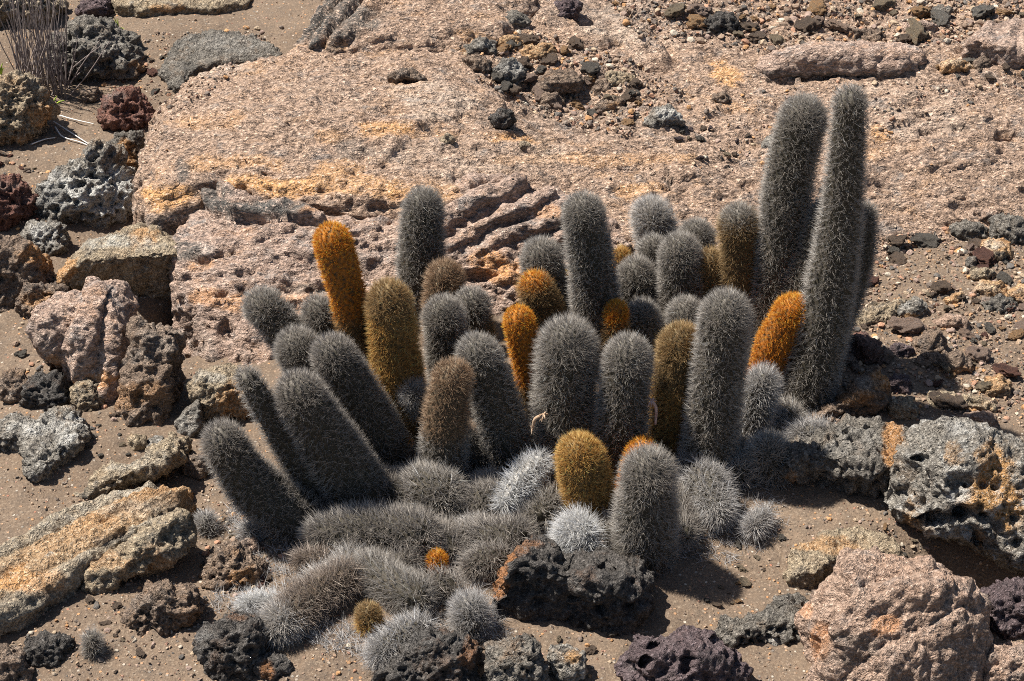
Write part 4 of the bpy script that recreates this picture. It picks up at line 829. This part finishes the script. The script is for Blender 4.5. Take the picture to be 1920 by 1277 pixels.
# back right, tall
S([(1505, 745), (1545, 600), (1578, 400), (1597, 158)], [118, 104, 84, 66], 'grey', .02, label='tallest stem, upright and slightly curved', length=.0135)
S([(1430, 670), (1458, 500), (1482, 320), (1517, 178)], [92, 94, 96, 92], 'grey', .03, label='second tallest stem')
S([(1545, 670), (1590, 560), (1615, 470), (1622, 376)], [64, 66, 64, 56], 'grey', .03)
S([(1440, 690), (1480, 590), (1525, 480), (1556, 370)], [84, 88, 84, 74], 'grey', .02)
S([(1428, 722), (1455, 650), (1502, 553)], [84, 90, 80], 'orange', -.02, label='short orange stem leaning right', length=.013)
S([(1405, 650), (1392, 520), (1383, 382)], [84, 88, 80], 'olive', .0, tone2='grey', split=.93, label='olive brown stem')
S([(1350, 640), (1340, 560), (1330, 465)], [64, 64, 58], 'olive', .0)
S([(1272, 640), (1276, 540), (1275, 438)], [86, 88, 84], 'grey', .0)
S([(1300, 540), (1305, 480), (1305, 412)], [80, 82, 76], 'grey', .0)
S([(1235, 580), (1228, 520), (1220, 440)], [66, 66, 60], 'grey', .0)
S([(1245, 470), (1228, 425), (1205, 372)], [92, 92, 78], 'tanwhite', .0, label='bleached stem end at the back', length=.017)
S([(1205, 620), (1195, 560), (1192, 482)], [84, 86, 78], 'grey', .0)
S([(1130, 690), (1112, 520), (1088, 362)], [104, 96, 82], 'grey', .0)
S([(1165, 540), (1165, 500), (1163, 462)], [44, 44, 38], 'gold', .0, length=.011)
S([(1070, 600), (1066, 560), (1062, 508)], [44, 46, 40], 'gold', .0, length=.011)
S([(1045, 640), (1025, 540), (1010, 448)], [92, 92, 84], 'grey', .0)
S([(1055, 670), (1025, 600), (992, 508)], [84, 84, 66], 'olive', -.01, tone2='orange', split=.93, label='olive stem with an orange tip')
S([(1148, 720), (1152, 640), (1157, 560)], [56, 54, 58], 'olive', -.0, tone2='orange', split=.80, length=.011, label='thin stem with a round orange head')
S([(1212, 700), (1206, 640), (1204, 562)], [78, 78, 74], 'grey', -.0)
S([(1275, 700), (1282, 640), (1287, 558)], [80, 82, 76], 'grey', -.0)
S([(1255, 850), (1265, 730), (1282, 608)], [96, 96, 84], 'gold', -.0, tone2='olive', split=.62, length=.012)
S([(1322, 885), (1345, 720), (1366, 546)], [118, 108, 98], 'grey', -.0, length=.0135)
S([(1158, 880), (1168, 760), (1182, 630)], [110, 106, 94], 'grey', -.0)
S([(1060, 850), (1060, 730), (1066, 598)], [132, 128, 112], 'grey', -.0, length=.017)
S([(1005, 800), (992, 690), (966, 572)], [66, 70, 70], 'olive', -.0, tone2='orange', split=.45, length=.011, label='orange-topped stem in the middle of the clump')
S([(965, 860), (925, 740), (882, 630)], [104, 98, 86], 'grey', -.0)
S([(826, 905), (835, 790), (854, 676)], [104, 94, 78], 'grey', -.0, tone2='brown', split=.5, label='brown stem in front')
S([(760, 805), (742, 670), (724, 526)], [108, 100, 86], 'gold', -.0, tone2='olive', split=.85, length=.012, label='golden olive stem')
S([(705, 760), (662, 590), (613, 416)], [66, 76, 82], 'olive', -.0, tone2='orange', split=.56, length=.011, label='tall stem with bright orange upper half')
S([(795, 600), (790, 480), (795, 350)], [84, 98, 78], 'grey', .02)
S([(830, 640), (832, 570), (836, 488)], [82, 84, 76], 'brown', .0)
S([(850, 740), (838, 650), (828, 556)], [92, 90, 80], 'grey', -.0)
S([(900, 690), (892, 620), (880, 540)], [80, 80, 72], 'olive', -.0, tone2='grey', split=.7)
S([(640, 745), (550, 640), (466, 545)], [92, 92, 78], 'grey', .02)
S([(660, 730), (620, 640), (586, 556)], [84, 82, 74], 'grey', .0)
S([(660, 800), (590, 710), (538, 620)], [104, 100, 86], 'grey', -.01)
S([(742, 860), (672, 750), (606, 634)], [112, 104, 86], 'dark', -.02)
S([(640, 950), (540, 830), (452, 690)], [90, 76, 54], 'grey', -.02)
S([(560, 880), (520, 810), (495, 760)], [60, 56, 48], 'brown', .0)
S([(700, 945), (615, 830), (540, 704)], [134, 122, 92], 'dark', -.03)
S([(600, 985), (470, 905), (400, 796)], [128, 112, 80], 'dark', -.02)
S([(1112, 965), (1098, 900), (1076, 818)], [108, 104, 86], 'gold', -.01, length=.011, label='golden barrel-shaped stem at the front')
S([(1208, 1040), (1212, 950), (1218, 846)], [134, 126, 100], 'grey', -.02, length=.016)
S([(1170, 930), (1190, 880), (1216, 820)], [60, 66, 72], 'orange', .0, length=.012, label='orange stem peeking out behind a grey one')
S([(800, 790), (785, 760), (766, 716)], [50, 60, 62], 'silver', -.03, length=.016, depth_off=-.02)
S([(762, 858), (761, 840), (760, 818)], [26, 30, 28], 'orange', .0, length=.008, dens=1.4)
S([(822, 1075), (819, 1055), (816, 1030)], [44, 52, 48], 'orange', -.0, length=.010, dens=1.4, label='small round orange bud in the front shade')
S([(700, 1180), (692, 1160), (688, 1132)], [52, 58, 50], 'gold', -.0, length=.009, dens=1.3, tone2='olive', split=.7)
S([(800, 1130), (730, 1095), (668, 1048)], [96, 96, 84], 'grey', .0, lying=True, length=.016)
S([(815, 1010), (720, 1000), (640, 1000), (560, 1012)], [110, 116, 110, 80], 'dark', .0, lying=True, length=.019)
S([(1405, 810), (1420, 750), (1440, 688)], [84, 86, 70], 'silver', -.0, length=.018)
S([(1470, 890), (1445, 860), (1430, 815)], [90, 96, 80], 'grey', -.0, length=.018)
S([(920, 870), (890, 850), (850, 800)], [80, 80, 60], 'grey', -.0, length=.017)
S([(860, 930), (800, 920), (760, 890)], [110, 110, 80], 'grey', .0, lying=True, length=.019, ragged=.4)
S([(990, 1000), (930, 1010), (880, 985)], [90, 90, 70], 'dark', .0, lying=True, length=.019, ragged=.55)
S([(880, 950), (930, 935), (900, 895)], [90, 90, 70], 'dark', .0, lying=True, length=.018, ragged=.55)

for pts, w, tn, rg in (([(960, 1050), (910, 1050), (860, 1075)], [70, 84, 60], 'dark', .5), ([(740, 1075), (760, 1050), (800, 1040)], [60, 76, 60], 'dark', .45), ([(860, 1110), (820, 1095), (770, 1110)], [64, 76, 56], 'dark', .5), ([(1040, 930), (1010, 965), (960, 975)], [70, 80, 60], 'grey', .5),
                       ([(720, 900), (750, 930), (790, 950)], [80, 84, 60], 'dark', .4), ([(1130, 1000), (1150, 990), (1165, 960)], [60, 70, 50], 'dark', .4), ([(1290, 1010), (1275, 960), (1290, 900)], [60, 70, 60], 'dark', .5), ([(1390, 900), (1380, 860), (1400, 830)], [70, 80, 60], 'grey', .45),
                       ([(620, 1060), (580, 1050), (540, 1055)], [60, 70, 50], 'deadbrown', .5), ([(850, 1040), (835, 1010), (850, 980)], [60, 70, 50], 'dark', .5), ([(1490, 790), (1470, 770), (1440, 780)], [60, 66, 50], 'grey', .45)):
    S(pts, w, tn, .0, lying=True, length=.018, ragged=rg)
def dead(pts, widths, tone, label, **kw):
    kw.setdefault('length', .018); kw.setdefault('ragged', .3)
    make_stem(None, 0, pts, widths, tone, 0, lying=True, name=kw.pop('name', 'dead_cactus_stem'), label=label, cat=kw.pop('cat', 'cactus stem'), **kw)
dead([(668, 1075), (590, 1120), (492, 1195)], [86, 96, 88], 'deadbrown', 'fallen brown cactus stem with pale spiny tip, lying below the clump', ragged=.15, tone2='tanwhite', split=.78)
dead([(800, 1175), (750, 1200), (690, 1245)], [80, 84, 76], 'silver', 'pale grey fallen stem lying against the broad dark rock', ragged=.1)
dead([(1020, 860), (985, 890), (930, 960)], [58, 70, 44], 'white', 'bleached white dead stem lying at the foot of the golden front stem', ragged=.3, lift=.028)
dead([(1110, 1000), (1072, 1008), (1035, 1020)], [96, 112, 96], 'white', 'round white spiny stem stump resting on the black pitted rock', ragged=.1, length=.02)
dead([(1285, 872), (1325, 915), (1360, 985)], [66, 104, 70], 'silver', 'ragged silvery dead stem hanging down right of the front grey stem', ragged=.62, length=.019)
dead([(1560, 815), (1510, 815), (1470, 830)], [60, 70, 60], 'silver', 'low grey spiny stem behind the long grey-brown block', ragged=.1, length=.02)
dead([(900, 985), (870, 1000), (850, 1020)], [60, 66, 54], 'tanwhite', 'frayed pale stem scrap between the white stem and the fallen dark one', ragged=.5)
dead([(660, 1035), (640, 1080), (560, 1100)], [70, 80, 70], 'tanwhite', 'frayed tan stem remnant under the big lying grey stem', ragged=.45)
dead([(520, 1130), (480, 1130), (440, 1140)], [40, 46, 40], 'white', 'white spiny stem scrap on top of the dark grey pitted rock', ragged=.3)
dead([(500, 975), (470, 995), (440, 1000)], [40, 46, 40], 'silver', 'flattened silvery stem scrap under the front-left stem', ragged=.4)
dead([(1440, 960), (1415, 985), (1395, 1000)], [46, 56, 50], 'silver', 'small silvery stem scrap in front of the long grey-brown block', ragged=.4)
dead([(800, 985), (812, 1000), (790, 1010)], [40, 46, 40], 'white', 'tiny white stem scrap above the orange bud', ragged=.3)
def young(pts, w, tone, label, **kw):
    make_stem(None, 0, pts, w, tone, 0, name='young_cactus', label=label, cat='cactus', **kw)
young([(885, 1175), (882, 1150), (874, 1112)], [84, 90, 80], 'silver', 'round grey young cactus beside the large black pitted rock', length=.017)
young([(174, 1222), (173, 1205), (171, 1182)], [44, 52, 40], 'grey', 'tiny grey spiny cactus alone on the lower left sand', length=.013)
young([(388, 992), (386, 978), (384, 958)], [52, 60, 46], 'silver', 'small silvery cactus tuft at the end of the ropy tongue', length=.014)

# ------------------------------------------------------------------ fallen spines round the clump
def litter():
    r = np.random.default_rng(5); rr = random.Random(5); B = []; D = []
    regs = [([(430, 1050), (560, 1010), (640, 1080), (480, 1190), (380, 1130)], 900), ([(560, 1180), (760, 1150), (720, 1240), (600, 1220)], 500), ([(740, 860), (1040, 840), (1040, 1010), (900, 1090), (720, 1100)], 3600),
            ([(1280, 880), (1450, 850), (1470, 1010), (1360, 1060), (1240, 1040)], 900), ([(430, 950), (560, 1000), (480, 1030), (420, 1010)], 300), ([(700, 1130), (900, 1080), (960, 1200), (820, 1200)], 700), ([(1390, 740), (1540, 760), (1560, 830), (1430, 840)], 600)]
    for poly, n in regs:
        for _ in range(n // 5):
            h_ = hit(*rand_in(poly, rr))
            if h_:
                for _ in range(9): B.append(h_[1] + r.normal(0, .003, 3) * [1, 1, .3]); v = r.normal(size=3); v[2] = abs(v[2]) * .7 + .05; D.append(v / np.linalg.norm(v))
    B = np.array(B); D = np.array(D); n = len(B); c = np.array([.50, .48, .46]) * r.uniform(.55, 1.45, (n, 1))
    V, F, C = spine_mesh(B, D, r.uniform(.009, .022, n), np.full(n, .00042), c)
    add('fallen_spines', mk_mesh('fallen_spines', V, F, M['spine'], False, None, C), kind='stuff', label='litter of fallen grey spines on the ground round the clump', cat='litter')
litter()

# ------------------------------------------------------------------ dry grass, sprouts, straws, dried flowers
def tube(P, r0, r1, sides=4):
    P = np.array(P); n = len(P); V = []; 
    for i in range(n):
        a = P[min(i + 1, n - 1)] - P[max(i - 1, 0)]; a = a / np.linalg.norm(a); u = np.cross(a, [.3, .9, .1]); u /= np.linalg.norm(u); v = np.cross(a, u); rr = r0 + (r1 - r0) * i / (n - 1)
        for k in range(sides): t = 2 * math.pi * k / sides; V.append(P[i] + (u * math.cos(t) + v * math.sin(t)) * rr)
    F = [[i * sides + k, i * sides + (k + 1) % sides, (i + 1) * sides + (k + 1) % sides, (i + 1) * sides + k] for i in range(n - 1) for k in range(sides)]
    return np.array(V), np.array(F)
def grass():
    r = random.Random(3)
    g0 = hit(85, 175)[1]; root = add('dry_grass', None, g0, label='tuft of dead grey grass stalks standing among the boulders at the top left', cat='grass')
    for i in range(118):
        bx, by = r.uniform(30, 125), r.uniform(135, 185); tx = bx + r.gauss(-22, 26); ty = r.uniform(-70, 60) if i < 78 else r.uniform(60, 150)
        if i >= 78: tx = bx + r.gauss(5, 34)
        b = at_z(bx, by, g0[2]); b[2] = g0[2] - .005; t = at_y(tx, ty, b[1] + r.uniform(-.03, .05)); m = (b + t) / 2 + np.array([r.gauss(0, .006), r.gauss(0, .006), r.gauss(0, .004)])
        V, F = tube(crom([b, m, t], 7), r.uniform(.0011, .0019), .0006)
        add('stalk', mk_mesh('stalk', V - b, F, M['dry']), b - g0, root)
    for label, px, py, tips in (('bright green grass sprout beside the purple-black stone', 222, 58, [(214, 32), (221, 34), (233, 54), (218, 44)]), ('bright green grass sprout at the foot of the dry grass', 98, 204, [(92, 184), (107, 180), (121, 188), (112, 194)]), ('thin green blades at the left border under the dry stalks', 2, 140, [(5, 118), (-4, 112), (8, 128)])):
        b = hit(px, py)[1]; root = add('grass_sprout', None, b, label=label, cat='grass')
        for (tx, ty) in tips:
            t = at_y(tx, ty, b[1] - .01); V, F = tube(crom([b, (b + t) / 2 + np.array([0, 0, .004]), t], 6), .0022, .0004)
            add('blade', mk_mesh('blade', V - b, F, M['green']), (0, 0, 0), root)
    for label, pts in (('upper of the bleached straws on the sand by the tan boulder', [(112, 220), (140, 228), (176, 236)]), ('long bleached straw running to the white lichen boulder', [(101, 232), (130, 250), (178, 281)]), ('lower bent straw running to the white lichen boulder', [(104, 242), (118, 260), (150, 270), (178, 281)]), ('short straw lying in front of the tan boulder', [(60, 274), (85, 265), (104, 262)])):
        P = [hit(*p)[1] + np.array([0, 0, .004]) for p in pts]; V, F = tube(crom(P, 12), .0014, .0009)
        o = P[0]; add('straw', mk_mesh('straw', V - o, F, M['straw']), o, label=label, cat='straw')
grass()
def petals(label, pts, mat, yoff, n):
    r = np.random.default_rng(8); rr = random.Random(8); base = hit(pts[0][0], 850)[1]; Pq = [at_y(px, py, base[1] + yoff) for px, py in pts]
    o = Pq[0]; root = add('dried_flower', None, o, label=label, cat='flower')
    V, F = tube(crom(Pq, 10), .0028, .0016, 6); add('flower_tube', mk_mesh('flower_tube', V - o, F, M[mat]), (0, 0, 0), root)
    for i in range(n):
        e = Pq[rr.choice([0, -1])] if n > 6 else Pq[0]; d = r.normal(size=3); d /= np.linalg.norm(d)
        V, F = tube(crom([e, e + d * .005, e + d * .008 + np.array([0, 0, -.003])], 5), .0018, .0003, 4); add('petal', mk_mesh('petal', V - o, F, M[mat]), (0, 0, 0), root)
petals('dried cream flower stuck to the thick middle stem', [(1020, 778), (1004, 785), (998, 803)], 'flower', -.055, 9)
petals('withered mauve flower hanging between two stems', [(1222, 752), (1230, 765), (1229, 795)], 'flower2', -.06, 6)
